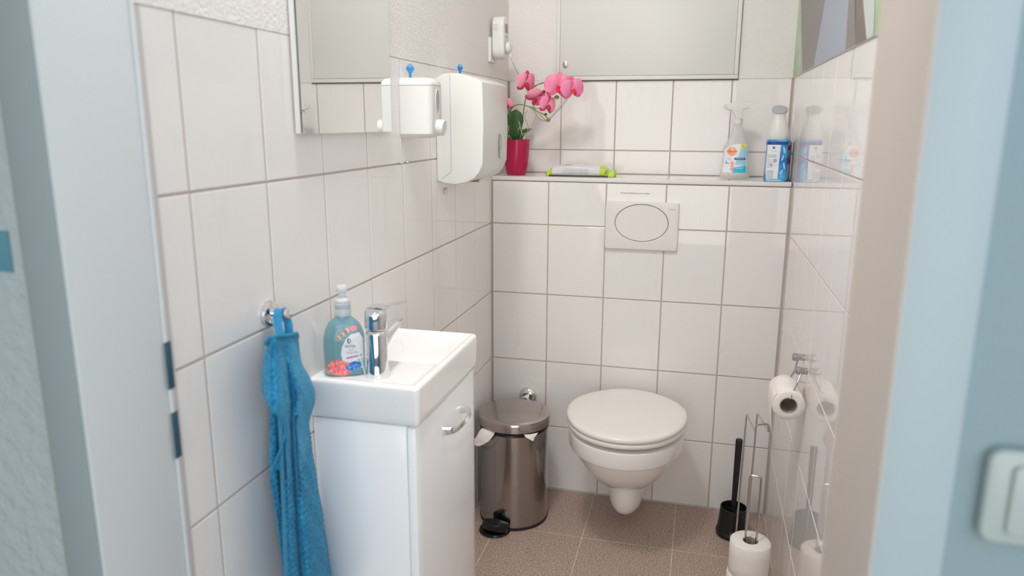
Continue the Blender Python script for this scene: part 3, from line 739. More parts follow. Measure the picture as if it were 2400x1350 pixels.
# ------------------------------------------------------------------ plug-in device with display, socket and cable
t = thing('wall_socket', 'white wall socket plate high in the left corner behind the plug-in device', 'socket', (.0008, -.005, 1.595))
obj('plate', (lambda b: bevel_all(b, .002, 2, .8))((lambda b: (loft(b, [[Vector((x, y, z)) for y, z in rrect(-.042, 1.546, .040, 1.626, .006)] for x in (.0008, .010)]), b)[1])(BM())), M_white, t)
t = thing('plug_in_device', 'white plug-in controller with small display and vent slots', 'device', (.0105, .005, 1.62))
pl_ = rrect(-.030, 1.556, .034, 1.694, .028, 7)
bm = BM(); loft(bm, [[Vector((x, y, z)) for y, z in pl_] for x in (.0105, .052)]); bevel_all(bm, .006, 3, .9); obj('housing', bm, M_white, t)
bm = BM(); loft(bm, [[Vector((x, y, z)) for y, z in rrect(-.012, 1.642, .018, 1.670, .002, 3)] for x in (.0521, .0530)]); obj('display', bm, M_disp, t)
bm = BM(); loft(bm, [[Vector((x, y, z)) for y, z in rrect(-.010, 1.626, .018, 1.632, .0025, 3)] for x in (.0521, .0530)]); obj('button', bm, M_capgrey, t)
for k in range(4):
    obj('vent_slot', box((.016, -.0306, 1.646+.006*k), (.030, -.0298, 1.6475+.006*k)), M_lbl_g, t, False)
t = thing('plug', 'white plug with its cord hanging down behind the orchid', 'plug', (.0535, .004, 1.60))
obj('plug_body', lathe(BM(), [(.0, 0), (.019, 0), (.020, .003), (.0185, .012), (.013, .016), (.0, .017)], (.0535, .004, 1.594), (1, 0, 0), 28), M_white, t)
obj('strain_relief', tube(BM(), [(.064, .004, 1.582), (.067, .006, 1.564)], .0045, 10), M_white2, t)
obj('cord', tube(BM(), smooth_path([(.067, .006, 1.565), (.075, .03, 1.535), (.088, .09, 1.49), (.098, .17, 1.44), (.105, .222, 1.395), (.12, .229, 1.365), (.150, .229, 1.362), (.19, .229, 1.40), (.235, .229, 1.455), (.26, .229, 1.49)], 6), .0028, 8), M_white, t)

# ------------------------------------------------------------------ access panel on the back wall
t = thing('access_panel', 'white framed access panel with a round lock above the ledge', 'access panel', (.5, D-.001, 1.7))
y1_ = D-.0007
def fr(x0, x1, za, zb, dep, m, name, bev=.002): return obj(name, box((x0, y1_-dep, za), (x1, y1_, zb), bev), m, t)
obj('painted_shadow', box((.183, y1_-.004, 1.4945), (.8175, y1_, 2.06), .0), M_paintshadow, t, False)  # dark strip drawn as the shadow below and beside the frame
fr(.180, .816, 1.498, 1.512, .012, M_panel_frame, 'frame_rail'); fr(.180, .816, 2.05, 2.064, .012, M_panel_frame, 'frame_rail')
fr(.180, .194, 1.5125, 2.0495, .012, M_panel_frame, 'frame_stile'); fr(.802, .816, 1.5125, 2.0495, .012, M_panel_frame, 'frame_stile')
dr = fr(.1946, .8014, 1.5128, 2.0492, .0116, M_panel, 'door', .001)
bm = BM(); lathe(bm, [(.0, 0), (.0105, 0), (.0105, .0012), (.009, .0022), (.0, .0022)], (.215, y1_-.0116, 1.553), (0, -1, 0), 28)
for v in bm.verts: v.co.z = 1.553+(v.co.z-1.553)*1.25
lab(obj('lock', bm, M_lock, dr), 'round metal lock')
obj('lock', lathe(BM(), [(.0, 0), (.0035, 0), (.0035, .0008), (.0, .0008)], (.218, y1_-.0139, 1.548), (0, -1, 0), 14), M_capgrey, dr)

# ------------------------------------------------------------------ poster on the right wall above the tiles
t = thing('poster', 'large printed picture in grey, pale blue and green on the right wall', 'picture', (W-.0008, -.5, 1.9))
obj('board', box((W-.0030, -1.60, 1.4998), (W-.0008, .232, 2.2), .0004), M_board, t, False)
XP = W-.0032
def pstrip(y_bot_a, y_top_a, y_bot_b, y_top_b, m, zt=2.199, k=0):
    # region between two slanted lines given at z=1.503 and z=1.66 ; extrapolated up
    def yy(b, tp, z): return b+(tp-b)*(z-1.503)/(1.66-1.503)
    bm = BM(); q = [(yy(y_bot_a, y_top_a, 1.5012), 1.5012), (yy(y_bot_b, y_top_b, 1.5012), 1.5012), (yy(y_bot_b, y_top_b, 1.80), 1.80), (yy(y_bot_a, y_top_a, 1.80), 1.80)]
    q = [(max(-1.6, min(.232, y)), z) for y, z in q]
    loft(bm, [[Vector((XP-.0002*k, y, z)) for y, z in q], [Vector((XP+.00015-.0002*k, y, z)) for y, z in q]]); obj('print_area', bm, m, t, False)
pstrip(-1.6, -1.6, .232, .232, M_print_green, k=0)
pstrip(-.99, -.84, -.03, .25, M_print_grey, k=1)
pstrip(-.77, -.74, -.283, -.398, M_print_sky, k=2)
pstrip(-.99, -.84, -.88, -.80, M_print_brown, k=3)
pstrip(-1.05, -1.0, -.99, -.84, M_print_pale, k=4)

# ------------------------------------------------------------------ things on the ledge
ZL = 1.1657
PX, PY = .068, .09
t = thing('potted_orchid', 'pink artificial orchid in a magenta pot at the left end of the ledge', 'plant', (PX, PY, ZL))
obj('pot', lathe(BM(), [(.0, 0), (.033, 0), (.0355, .003), (.041, .03), (.0445, .065), (.047, .105), (.0475, .1235), (.0455, .1235), (.044, .105), (.0435, .100), (.0, .100)], (PX, PY, ZL), n=48), M_pot, t)
obj('moss', lathe(BM(), [(.0, .1105), (.02, .109), (.0435, .1005), (.0, .1004)], (PX, PY, ZL), n=24), mat('moss', (.10, .11, .05), .95), t)
def leaf_bm(base, mid, tip, width, cup=.25, n=12, wdir=Vector((1, .1, 0))):
    bm = BM(); base, mid, tip = Vector(base), Vector(mid), Vector(tip); rows_ = []
    for i in range(n+1):
        s = i/n; c = base*(1-s)**2+mid*2*s*(1-s)+tip*s*s; tg = ((mid-base)*(1-s)+(tip-mid)*s).normalized()
        wv = (wdir-tg*wdir.dot(tg)).normalized(); nn = tg.cross(wv)
        hw = width/2*(.28+.72*math.sin(PI*min(1, (s*1.02)**.85)*.5)) if s < .62 else width/2*math.sqrt(max(0.0004, 1-((s-.62)/.38)**2.2))
        rows_.append([c+wv*hw*k+nn*cup*hw*(abs(k)**1.5) for k in (-1, -.6, -.2, 0, .2, .6, 1)])
    th = .0008
    lo2 = [[p for p in r]+[p-Vector((0, -th*2, 0)) for p in reversed(r)] for r in rows_]
    loft(bm, lo2); return bm
o = lab(obj('leaf', leaf_bm(at(1211, 332, .07), at(1204, 300, .05), at(1210, 256, .055), .058), M_leaf, t), 'large dark green leaf')
obj('leaf', leaf_bm(at(1200, 335, .10), at(1188, 300, .11), at(1178, 262, .11), .042), M_leaf, t)
obj('leaf', leaf_bm((PX+.005, PY+.02, ZL+.11), (PX-.01, PY+.07, ZL+.17), (PX+.03, PY+.12, ZL+.16), .04), M_leaf, t)
def stem(pts, r=.0018, m=M_stem, nm='stem', sub=6): return obj(nm, tube(BM(), smooth_path([at(*p) for p in pts], sub), r, 8), m, t)
stem([(1218, 335, .08), (1226, 270, .08), (1233, 230, .08), (1250, 205, .07), (1270, 195, .06), (1290, 194, .05), (1318, 205, .045), (1335, 225, .045)], .0022)
stem([(1208, 335, .09), (1195, 290, .09), (1197, 258, .08), (1210, 246, .07), (1232, 247, .06), (1258, 260, .05), (1278, 271, .05), (1284, 280, .05)], .0020)
stem([(1240, 249, .06), (1262, 254, .055), (1280, 240, .05)], .0012)
stem([(1236, 225, .08), (1254, 218, .07), (1256, 205, .07), (1246, 193, .06)], .0012)
stem([(1255, 258, .05), (1270, 273, .045), (1280, 283, .045)], .0012)
stem([(1196, 262, .085), (1190, 250, .08), (1194, 240, .08)], .0012)
for rp in ([(1228, 330, .06), (1238, 300, .05), (1230, 275, .05), (1236, 258, .05)], [(1226, 314, .05), (1240, 308, .045), (1250, 290, .045), (1256, 268, .05)], [(1214, 305, .04), (1219, 295, .035), (1216, 285, .035), (1225, 318, .04)],
           [(1196, 330, .07), (1189, 315, .05), (1192, 300, .05), (1187, 290, .06)], [(1201, 330, .06), (1194, 318, .04), (1188, 322, .04), (1186, 308, .05)]):
    stem(rp, .0014, M_root, 'aerial_root')
def flower(c, facing, up, r, tilt=0, back=False):
    c = Vector(c); f = Vector(facing).normalized(); u = Vector(up); u = (u-f*u.dot(f)).normalized(); s = u.cross(f)
    u, s = u*math.cos(tilt)+s*math.sin(tilt), s*math.cos(tilt)-u*math.sin(tilt)
    fo = obj('flower', lathe(BM(), [(.0, -.004), (.0035, -.003), (.004, 0), (.003, .004), (.0, .006)], c, f, 12), M_yel, t)
    def petal(ang, length, width, m, lift, off):
        d = (u*math.cos(ang)+s*math.sin(ang)); wv = f.cross(d).normalized(); bm = BM(); rows_ = []; n = 9
        for i in range(n+1):
            q = i/n; hw = width/2*max(.16 if q < 1 else .12, math.sin(PI*(.04+.90*q)**.95)**.6)
            cc = c+d*length*q+f*(lift*math.sin(PI*q)*r-.25*lift*q*r+off)
            rows_.append([cc+wv*hw*k-f*.12*hw*(k*k)*(1 if lift > 0 else -1)+f*.04*hw*math.sin(6*q+3*k) for k in (-1, -.65, -.3, 0, .3, .65, 1)])
        loft(bm, [rw+[p-f*.0006 for p in reversed(rw)] for rw in rows_]); return obj('petal', bm, m, fo, ang=60)
    for a in (0, 2.25, -2.25): petal(a, r*.98, r*.62, M_petal_d if back else M_petal, .16, -.001)
    for a in (1.25, -1.25): petal(a, r*1.04, r*1.36, M_petal_b, .22, .0012)
    bm = BM(); loops = []
    for q, ww, hh in ((0, .10, .12), (.3, .20, .14), (.6, .17, .10), (.85, .09, .05), (1., .03, .02)):
        cc = c+f*(r*.18+r*.32*math.sin(q*1.6))-u*r*.42*q
        loops.append([cc+s*ww*r*math.cos(a)+(f*.5+u*.5)*hh*r*math.sin(a) for a in [2*PI*i/10 for i in range(10)]])
    loft(bm, loops); lab(obj('lip', bm, M_lip, fo), 'deep red lip')
    return fo
cv = (CAM-Vector((.2, .1, 1.45))).normalized(); RI = Vector((1, 0, 0))
flower(at(1309, 203, .03), cv+Vector((.10, 0, -.05)), (0, 0, 1), .048, .12)
flower(at(1341, 209, .035), cv+Vector((.55, 0, -.15)), (0, 0, 1), .042, -.15)
flower(at(1232, 193, .05), cv+Vector((1.0, .1, -.3)), (0, 0, 1), .040, .05, True)
flower(at(1256, 228, .045), cv+Vector((.35, .1, -1.0)), (.5, 0, 1), .040, .3, True)
flower(at(1283, 246, .04), cv+Vector((1.1, .0, -.2)), (.15, 0, 1), .036, .1, True)
flower(at(1190, 244, .07), cv+Vector((-.9, .0, -.3)), (.3, 0, 1), .026, -.4, True)
for px_, py_, yy_, rr_, ln in ((1305, 228, .045, .0068, 1.4), (1285, 281, .045, .0068, 1.25), (1279, 268, .05, .0045, 1.2)):
    c_ = at(px_, py_, yy_); dv_ = Vector((.9, -.1, .1)) if py_ > 250 else Vector((-.9, 0, .05))
    obj('bud', lathe(BM(), [(.001*0, -1*rr_*ln), (rr_*.55, -.75*rr_*ln), (rr_*.95, -.25*rr_*ln), (rr_, .1*rr_*ln), (rr_*.7, .65*rr_*ln), (.0, rr_*ln)], c_, dv_, 14), M_bud if py_ > 275 else M_leaf if py_ > 250 else M_bud, t)

# wet wipes
t = thing('wipes_pack', 'green and grey pack of wet wipes lying on the ledge', 'wet wipes', (.30, .10, ZL))
bm = BM(); loops = []
x0_, x1_ = .188, .405
for s, hh, dd in ((0, .010, .040), (.015, .016, .044), (.04, .024, .048), (.08, .0345, .050), (.5, .0385, .052), (.85, .0365, .050), (.92, .031, .048), (.97, .020, .044), (1., .010, .040)):
    xx = x0_+(x1_-x0_)*s; c_ = Vector((xx, .105, ZL+hh/2+.0008)); loops.append(super_loop(c_, Vector((0, 1, 0)), Z_, dd, hh/2, 24, 3.5))
bm.free(); obj('pouch', (lambda b: (loft(b, loops[3:6]), b)[1])(BM()), M_white, t, ang=50)
obj('green_end', (lambda b: (loft(b, loops[:4]), b)[1])(BM()), M_green, t, ang=50); obj('green_end', (lambda b: (loft(b, loops[5:]), b)[1])(BM()), M_green, t, ang=50)

def wfront(u, v):  # front face (towards -y)
    s = (u-x0_)/(x1_-x0_); hh = .0345+(.0040*math.sin(PI*max(0, min(1, (s-.08)/.84))))
    zc = ZL+hh/2+.0008; q = abs((v-zc)/(hh/2)); q = min(q, .97); return Vector((u, .105-.0515*(1-q**3.5)**(1/3.5)-.0006, v))
obj('green_line', patch([(.206, ZL+.0012), (.372, ZL+.0012), (.372, ZL+.0042), (.206, ZL+.0042)], wfront, .003), M_green, t, True, 40, False)
obj('label', patch([(.2055, ZL+.0044), (.372, ZL+.0044), (.372, ZL+.0345), (.2055, ZL+.0335)], wfront, .004), M_wipes, t, True, 40, False)
for k in range(8):
    obj('lettering', text_bm('reinigt hygienisch sauber pflegt', .0042, lambda u, v, k=k: wfront(.288+u*1.75, ZL+.0075+.0028*k+v*.6)+Vector((0, -.0004, 0))), M_lbl_g, t, False, recalc=False)
obj('opening_flap', box((.243, .08, ZL+.0385), (.315, .125, ZL+.0405), .001), M_white, t)
for sx_, xx in ((1, .405), (-1, .188)):
    bm = BM(); lo3 = []
    for k, (dx_, hh) in enumerate(((0, .010), (.010, .017 if sx_ > 0 else .013), (.020 if sx_ > 0 else .008, .020 if sx_ > 0 else .012))):
        lo3.append([Vector((xx-sx_*.004+sx_*dx_, .062+.0072*j, ZL+.002+hh/2+(.0018 if j % 2 else -.0018)+s_*hh/2)) for j in range(12) for s_ in (1,)]+[Vector((xx-sx_*.004+sx_*dx_, .062+.0072*j, ZL+.002+hh/2+(.0018 if j % 2 else -.0018)-hh/2)) for j in reversed(range(12))])
    loft(bm, lo3); obj('crimped_end', bm, M_green, t)
obj('flower_print', patch(ell(.3865, ZL+.021, .006, .007, 12), wfront, .004), M_fred, t, True, 40, False)
obj('leaf_print', patch([(.389, ZL+.010), (.398, ZL+.016), (.4015, ZL+.023), (.394, ZL+.022), (.390, ZL+.016)], wfront, .004), M_dgreen, t, True, 40, False)

# spray bottle
BX, BY = .822, .118
t = thing('spray_bottle', 'clear trigger spray bottle of cleaner with orange logo on the ledge', 'bottle', (BX, BY, ZL))
BP = [(0, .044, .026), (.003, .0475, .029), (.010, .0490, .030), (.020, .0480, .030), (.027, .046, .0295), (.045, .0425, .0285), (.075, .0400, .027), (.092, .0410, .027), (.105, .0395, .026), (.117, .033, .024), (.130, .0265, .022), (.150, .0215, .020), (.165, .018, .017), (.174, .0135, .0135), (.180, .0125, .0125)]
def bprof(h):
    for (h0, a0, b0), (h1, a1, b1) in zip(BP, BP[1:]):
        if h <= h1: k = (h-h0)/(h1-h0); return a0+(a1-a0)*k, b0+(b1-b0)*k
    return BP[-1][1:]
BO = Vector((BX, BY, ZL+.0003))
bm = BM(); loft(bm, [super_loop(BO+Z_*h, X_, Vector((0, 1, 0)), a, b, 36, 2.6) for h, a, b in BP]); obj('bottle_body', bm, M_spray, t, ang=50)
def bmap0(k):
    def f(u, v):
        a, b = bprof(max(0, min(v, .178))); uu = max(min(u, a*.98), -a*.98); q = b*(1-abs(uu/a)**2.6)**(1/2.6)
        return BO+Vector((uu, -q-k, v))
    return f
lb = decal('label', [(-.041, .021), (.036, .021), (.037, .050), (.034, .080), (.0355, .1), (.033, .113), (.010, .1165), (-.010, .114), (-.028, .105), (-.037, .096), (-.0375, .06)], bmap0(.0008), M_lbl_w, t)
decal('cyan_field', [(-.009, .0215), (.0355, .0215), (.0345, .040), (.033, .045), (-.004, .040)], bmap0(.0011), M_lbl_c, lb)
decal('pale_field', [(-.003, .046), (.033, .046), (.031, .075), (.0345, .100), (.033, .111), (.018, .1125), (.010, .080), (.002, .062)], bmap0(.0010), M_lbl_lc, lb)
decal('orange_disc', ell(-.0135, .0915, .0145, .0150, 28), bmap0(.0013), M_lbl_o, lb)
for kx in (-1, 1):
    decal('disc_ray', [(-.0135+kx*.0010, .093), (-.0135+kx*.0035, .1055), (-.0135+kx*.0022, .106), (-.0135-kx*.0003, .094)], bmap0(.0015), M_lbl_w, lb)
obj('lettering', text_bm('SAGROTAN', .0066, lambda u, v: bmap0(.0018)(-.0128+u*.98, .0905+v*1.15)), M_lbl_b, lb, False, recalc=False)
decal('navy_bar', rrect(-.004, .0635, .0310, .0705, .0012, 2), bmap0(.0014), M_lbl_b, lb)
obj('lettering', text_bm('DESINFEKTION', .0048, lambda u, v: bmap0(.0018)(.0135+u*.84, .0670+v)), M_lbl_w, lb, False, recalc=False)
obj('lettering', text_bm('Reiniger', .0055, lambda u, v: bmap0(.0018)(.012+u*.9, .0585+v)), M_lbl_g, lb, False, recalc=False)
obj('lettering', text_bm('3', .0130, lambda u, v: bmap0(.0018)(-.0300+u, .0540+v)), M_lbl_b, lb, False, recalc=False)
obj('lettering', text_bm('in1', .0070, lambda u, v: bmap0(.0018)(-.0225+u, .0520+v)), M_lbl_b, lb, False, recalc=False)
obj('lettering', text_bm('FREI VON', .0040, lambda u, v: bmap0(.0018)(-.0205+u*.75, .0685+v)), M_lbl_g, lb, False, recalc=False)
obj('lettering', text_bm('BAKTERIEN', .0040, lambda u, v: bmap0(.0018)(-.0205+u*.55, .0640+v)), M_lbl_g, lb, False, recalc=False)
decal('yellow_dot', ell(.0215, .1085, .0085, .0072, 18), bmap0(.0016), M_lbl_y, lb)
obj('lettering', text_bm('NEU', .0056, lambda u, v: bmap0(.0022)(.0210+u*.8, .1085+v)), mat('label_olive', (.33, .30, .02), .4), lb, False, recalc=False)
for k, mm in enumerate((M_lbl_p, M_lbl_o, M_lbl_p)): decal('round_badge', ell(-.0105, .0530-.0105*k, .0055, .0055, 16), bmap0(.0017), mm, lb)
decal('pale_line', [(-.002, .0385), (.030, .0400), (.030, .0410), (-.002, .0395)], bmap0(.0014), M_lbl_w, lb); decal('pale_line', [(0, .0345), (.024, .0350), (.024, .0362), (0, .0357)], bmap0(.0014), M_lbl_w, lb)
obj('screw_collar', lathe(BM(), [(.0, .180), (.0150, .180), (.0158, .183), (.0150, .197), (.0, .197)], BO, n=28), M_white, t)
# trigger head
bm = BM(); pf = [(-.041, .232), (-.038, .243), (-.028, .2485), (.002, .2485), (.022, .243), (.034, .233), (.030, .230), (.014, .227), (.0135, .197), (-.0095, .197), (-.014, .214), (-.020, .225), (-.034, .227)]
loft(bm, [[BO+Vector((u, -.0115*k, v)) for u, v in pf] for k in (1, -1)]); bevel_all(bm, .003, 3, .3); obj('spray_head', bm, M_white, t, ang=50)
bm = BM(); tp = smooth_path([(-.020, 0, .228), (-.027, 0, .219), (-.034, 0, .208), (-.0425, 0, .199)], 5)
loft(bm, [[BO+p+Vector((w_*th, -.007*s_, w_*th)) for w_, s_ in ((1, 1), (1, -1), (-1, -1), (-1, 1))] for p, th in zip(tp, [.0028-.0016*i/(len(tp)-1) for i in range(len(tp))])]); obj('trigger', bm, M_white, t, ang=50)
obj('nozzle', box(tuple(BO+Vector((-.047, -.008, .2315))), tuple(BO+Vector((-.041, .008, .2455))), .0015), M_white, t)
obj('dip_tube', tube(BM(), [BO+Vector((0, 0, .18)), BO+Vector((-.006, 0, .1)), BO+Vector((-.020, 0, .012))], .0025, 8), mat('dip_tube', (.75, .75, .75), .3), t)

# air freshener: blue square-ish can with white bulb top and grey actuator
AX, AY = .953, .058
t = thing('air_freshener', 'blue and white air freshener with grey cap on the right end of the ledge', 'air freshener', (AX-.006, AY, ZL))
AO = Vector((AX-.006, AY, ZL+.0003))
def aring(h, a, b, e): return super_loop(AO+Z_*h, X_, Vector((0, 1, 0)), a, b, 36, e)
AP = [(0, .0330, .0330, 6), (.002, .0345, .0345, 6), (.006, .0342, .0342, 6), (.07, .0330, .033, 5), (.128, .0325, .0325, 4), (.132, .032, .032, 4)]
bm = BM(); loft(bm, [aring(*q) for q in AP]); body = obj('can_body', bm, M_blue, t, ang=50)
obj('shoulder', lathe(BM(), [(.0, .132), (.0315, .132), (.0335, .139), (.0340, .147), (.0325, .160), (.0275, .180), (.0215, .197), (.0195, .205), (.0200, .213), (.0, .213)], AO, n=40), M_white, t)
def aprof(v): return .0342-.0012*v/.07 if v < .07 else .033
def amap(k):
    def f(u, v):
        a = aprof(v); uu = max(min(u, a*.99), -a*.99); return AO+Vector((uu, -a*(1-abs(uu/a)**5.5)**(1/5.5)-k, v))
    return f
obj('navy_band', (lambda b: (loft(b, [aring(.117, .0336, .0336, 4.5), aring(.126, .0334, .0334, 4.2)], False, False), b)[1])(BM()), M_lbl_b, body)
l2 = decal('label', [(-.0325, .008), (.005, .008), (.009, .116), (-.0315, .116)], amap(.0008), M_lbl_w, body)
decal('pale_foot', [(-.033, .0005), (.030, .0005), (.010, .0055), (-.033, .007)], amap(.0008), M_lbl_lc, body)
obj('lettering', text_bm('air fresh', .0050, lambda u, v: amap(.0012)(-.012+u, .097+v)), M_lbl_g, body, False, recalc=False)
decal('logo_dot', ell(-.012, .1075, .0042, .0042, 16), amap(.0012), M_txt, body); decal('logo_dot', ell(-.0108, .1087, .0020, .0020, 12), amap(.0015), M_lbl_w, body)
decal('recycling_ring', ell(-.0155, .0525, .0040, .0042, 16), amap(.0012), M_txt, body); decal('recycling_ring', ell(-.0150, .0527, .0026, .0028, 12), amap(.0015), M_lbl_w, body)
decal('grey_dot', ell(-.0060, .0660, .0060, .0062, 18), amap(.0012), M_lbl_g, body)
for k in range(12):
    z_ = .0835-.0026*k if k < 4 else .068-.0035*(k-4)
    decal('small_print', [(-.029, z_), (-.002 if k < 4 else -.014, z_), (-.002 if k < 4 else -.014, z_+.0010), (-.029, z_+.0010)], amap(.0011), M_lbl_g, body)
for k in range(7): decal('bar_code_line', [(-.0285, .010+.0037*k), (-.0085, .010+.0037*k), (-.0085, .0120+.0037*k), (-.0285, .0120+.0037*k)], amap(.0011), M_lbl_g, body)
for k, (u_, v_, rr, w_) in enumerate(((.020, .100, .25, .012), (.017, .075, -.3, .010), (.023, .050, .2, .011), (.016, .030, -.4, .009))):
    decal('splash_print', ell(u_, v_, .003, w_, 14, rr), amap(.0010), M_lbl_lc, body)
bm = BM(); o_ = AO+Z_*.213
loft(bm, [super_loop(o_+Z_*h+Vector((0, dy, 0)), X_, Vector((0, 1, q_)).normalized(), a, b, 32, 2) for h, a, b, dy, q_ in ((0, .0200, .0200, 0, 0), (.006, .0230, .0225, 0, .3), (.0098, .0240, .0230, 0, .5))]); obj('cap_collar', bm, M_white, t, ang=50)
bm = BM(); loft(bm, [super_loop(o_+Z_*h, X_, Vector((0, 1, .50)).normalized(), a, b, 32, 2) for h, a, b in ((.0105, .0243, .0235), (.0150, .0246, .0240), (.0170, .0235, .0225))]); obj('cap', bm, M_capgrey, t, ang=50)
# slim can behind, against the right wall
t = thing('slim_spray_can', 'slim teal and white spray can behind the air freshener by the corner', 'spray can', (.970, .102, ZL))
CO = Vector((.9700, .100+.002, ZL+.0003))
cb_ = obj('can_body', lathe(BM(), [(.0, 0), (.0245, 0), (.0255, .002), (.0255, .122), (.0215, .128), (.0, .128)], CO, n=36), M_lbl_t, t)
obj('can_cap', lathe(BM(), [(.0, .1283), (.0215, .1283), (.0215, .139), (.0195, .1425), (.0, .143)], CO, n=32), M_white2, t)
def cyl(a0, a1, z0_, z1_, rr, n=12):
    bm = BM(); loft(bm, [[CO+Vector((rr*math.sin(a0+(a1-a0)*i/n), -rr*math.cos(a0+(a1-a0)*i/n), z)) for i in range(n+1)] for z in (z0_, z1_)], False, False, False); return bm
obj('red_mark', cyl(.35, 1.0, .098, .113, .0259), M_lbl_r, cb_); obj('scarlet_mark', cyl(.30, 1.1, .056, .074, .0259), M_lbl_r2, cb_)
obj('white_field', cyl(-.8, 1.1, .004, .052, .0259), M_lbl_w, cb_); obj('teal_ring', cyl(-1.5, 1.2, .079, .082, .0259), M_lbl_c, cb_)
obj('dark_side', cyl(1.22, 2.6, .0, .123, .0260), M_sheath, cb_)
for k in range(5): obj('small_print', cyl(-.5, .4, .012+.007*k, .014+.007*k, .0261), M_lbl_g, cb_)

# ------------------------------------------------------------------ flush plate
t = thing('flush_plate', 'white flush plate with oval button on the tiled cistern box', 'flush plate', (.527, -.001, 1.01))
bm = BM(); rc = rrect(.405, .928, .649, 1.089, .004, 3)
def ins(poly, d, cx_=.527, cz_=1.0085): return [(cx_+(x-cx_)*(1-d/.122), cz_+(z-cz_)*(1-d/.08)) for x, z in poly]
NN = 48
def rect_loop(d, y):
    out = []
    for i in range(NN):
        a = 2*PI*(i+.5)/NN; cs, sn = math.cos(a), math.sin(a); hx, hz = .122-d, .0805-d
        k = 1/max(abs(cs)/hx, abs(sn)/hz); out.append(Vector((.527+cs*k, y, 1.0085+sn*k)))
    return out
def oval(a_, b_, y): return [Vector((.5275+a_*math.cos(2*PI*(i+.5)/NN), y, 1.0195+b_*math.sin(2*PI*(i+.5)/NN))) for i in range(NN)]
bm = BM(); loft(bm, [rect_loop(0, -.0004), rect_loop(0, -.009), rect_loop(.002, -.012), rect_loop(.006, -.0128), oval(.0920, .0655, -.0130), oval(.0895, .0635, -.0115), oval(.0890, .0630, -.004)], True, True); obj('plate', bm, M_white2, t, ang=30)
bm = BM(); loft(bm, [oval(.0878, .0618, -.0045), oval(.0878, .0618, -.0125), oval(.0865, .0605, -.0140), oval(.07, .048, -.0136), oval(.03, .02, -.0130)]); obj('flush_button', bm, M_white2, t, ang=40)
obj('button_gap', (lambda b: (loft(b, [oval(.0888, .0628, -.0041), oval(.0886, .0626, -.0098)], True, False), b)[1])(BM()), M_paintshadow, t)
obj('lettering', text_bm('GEBERIT', .0058, lambda u, v: (.6275+u, -.0133, 1.0685+v)), M_lbl_g, t, False, recalc=False)
o = obj('sticker_text', text_bm('BITTE KEINE HYGIENEARTIKEL IN DAS WC WERFEN', .0052, lambda u, v: (.5015+u*.80, -.0009, 1.1175+v)), M_txt, None, False, recalc=False)
tag(o, 'thin line of tiny dark lettering on the tile above the flush plate', 'lettering')

# ------------------------------------------------------------------ toilet
TX = .524
t = thing('toilet', 'white wall-hung toilet with closed round lid under the flush plate', 'toilet', (TX, -.0015, .3))
NT = 64
def dloop(z, hw, yf, yb, yw=None, hb=None, e=2.05, tilt=0.):
    """egg/D outline: front half ellipse, rear part narrowing to half-width hb"""
    yw = yw if yw is not None else yf+(yb-yf)*.50; hb = hb if hb is not None else hw*.62; out = []
    for i in range(NT):
        a = 2*PI*i/NT; cs, sn = math.cos(a), math.sin(a)
        if sn <= 0: x = hw*math.copysign(abs(cs)**(2/e), cs); y = yw+(yw-yf)*(-abs(sn)**(2/e))
        else:
            s = sn; ee = 2.6
            x = math.copysign(abs(cs)**(2/ee), cs); yy_ = abs(s)**(2/ee)
            x = x*(hw+(hb-hw)*yy_**2.2); y = yw+(yb-yw)*yy_
        out.append(Vector((TX+x, y, z+tilt*(y-yb))))
    return out
B = -.0015
bl = [(.395, .184, -.478, B-.012), (.3985, .178, -.470, B-.016)]
bm = BM()
bw = [(.3935, .150, -.445, -.06, None, None), (.3940, .178, -.472, -.02, None, .12), (.391, .186, -.4795, -.012, None, .125), (.343, .186, -.4770, B, None, .15), (.338, .184, -.474, B, None, .15), (.334, .175, -.462, B, None, .15), (.328, .172, -.458, B, None, .15),
      (.300, .164, -.438, B, None, .145), (.265, .152, -.408, B, None, .135), (.230, .134, -.370, B, None, .12), (.200, .112, -.330, B, None, .10), (.178, .088, -.290, B, None, .085), (.165, .068, -.262, B, None, .066), (.158, .056, -.240, B, None, .056)]
bw = [(z, hw, yf, yb if yb < B else B, yw, hb) for z, hw, yf, yb, yw, hb in bw]
loft(bm, [dloop(z, hw, yf, yb, yw, hb) for z, hw, yf, yb, yw, hb in bw]); obj('bowl', bm, M_cer, t, ang=45)
bm = BM(); nb = [(.160, .064, -.250), (.13, .063, -.250), (.10, .061, -.247), (.075, .056, -.239), (.057, .047, -.224), (.046, .034, -.205), (.041, .016, -.18)]
loft(bm, [dloop(z, hw, yf, B, -.13, hw*.95) for z, hw, yf in nb]); obj('outlet_foot', bm, M_cer, t, ang=45)
bm = BM(); st = [(.4065, .1860, -.476, -.050), (.4045, .1890, -.480, -.048), (.4045, .190, -.481, -.047), (.4110, .1915, -.4835, -.045), (.4160, .1910, -.483, -.046), (.4190, .187, -.479, -.050)]
loft(bm, [dloop(z, hw, yf, yb, -.245, .115, tilt=-.012) for z, hw, yf, yb in st]); obj('seat', bm, M_wcseat, t, ang=50)
bm = BM(); st = [(.4225, .186, -.478, -.040), (.4225, .190, -.4830, -.036), (.4255, .1925, -.4855, -.034), (.4320, .1925, -.4855, -.034), (.4365, .190, -.483, -.036), (.4395, .183, -.476, -.042), (.4415, .165, -.460, -.055), (.4430, .12, -.41, -.09), (.4435, .06, -.33, -.15)]
loft(bm, [dloop(z, hw, yf, yb, -.245, .118, tilt=-.012) for z, hw, yf, yb in st]); obj('lid', bm, M_wcseat, t, ang=50)
for sx_ in (-.075, .075): obj('hinge', lathe(BM(), [(.0, 0), (.012, 0), (.012, .020), (.009, .0225), (.0, .0225)], (TX+sx_, -.026, .3942), n=20), M_white, t)
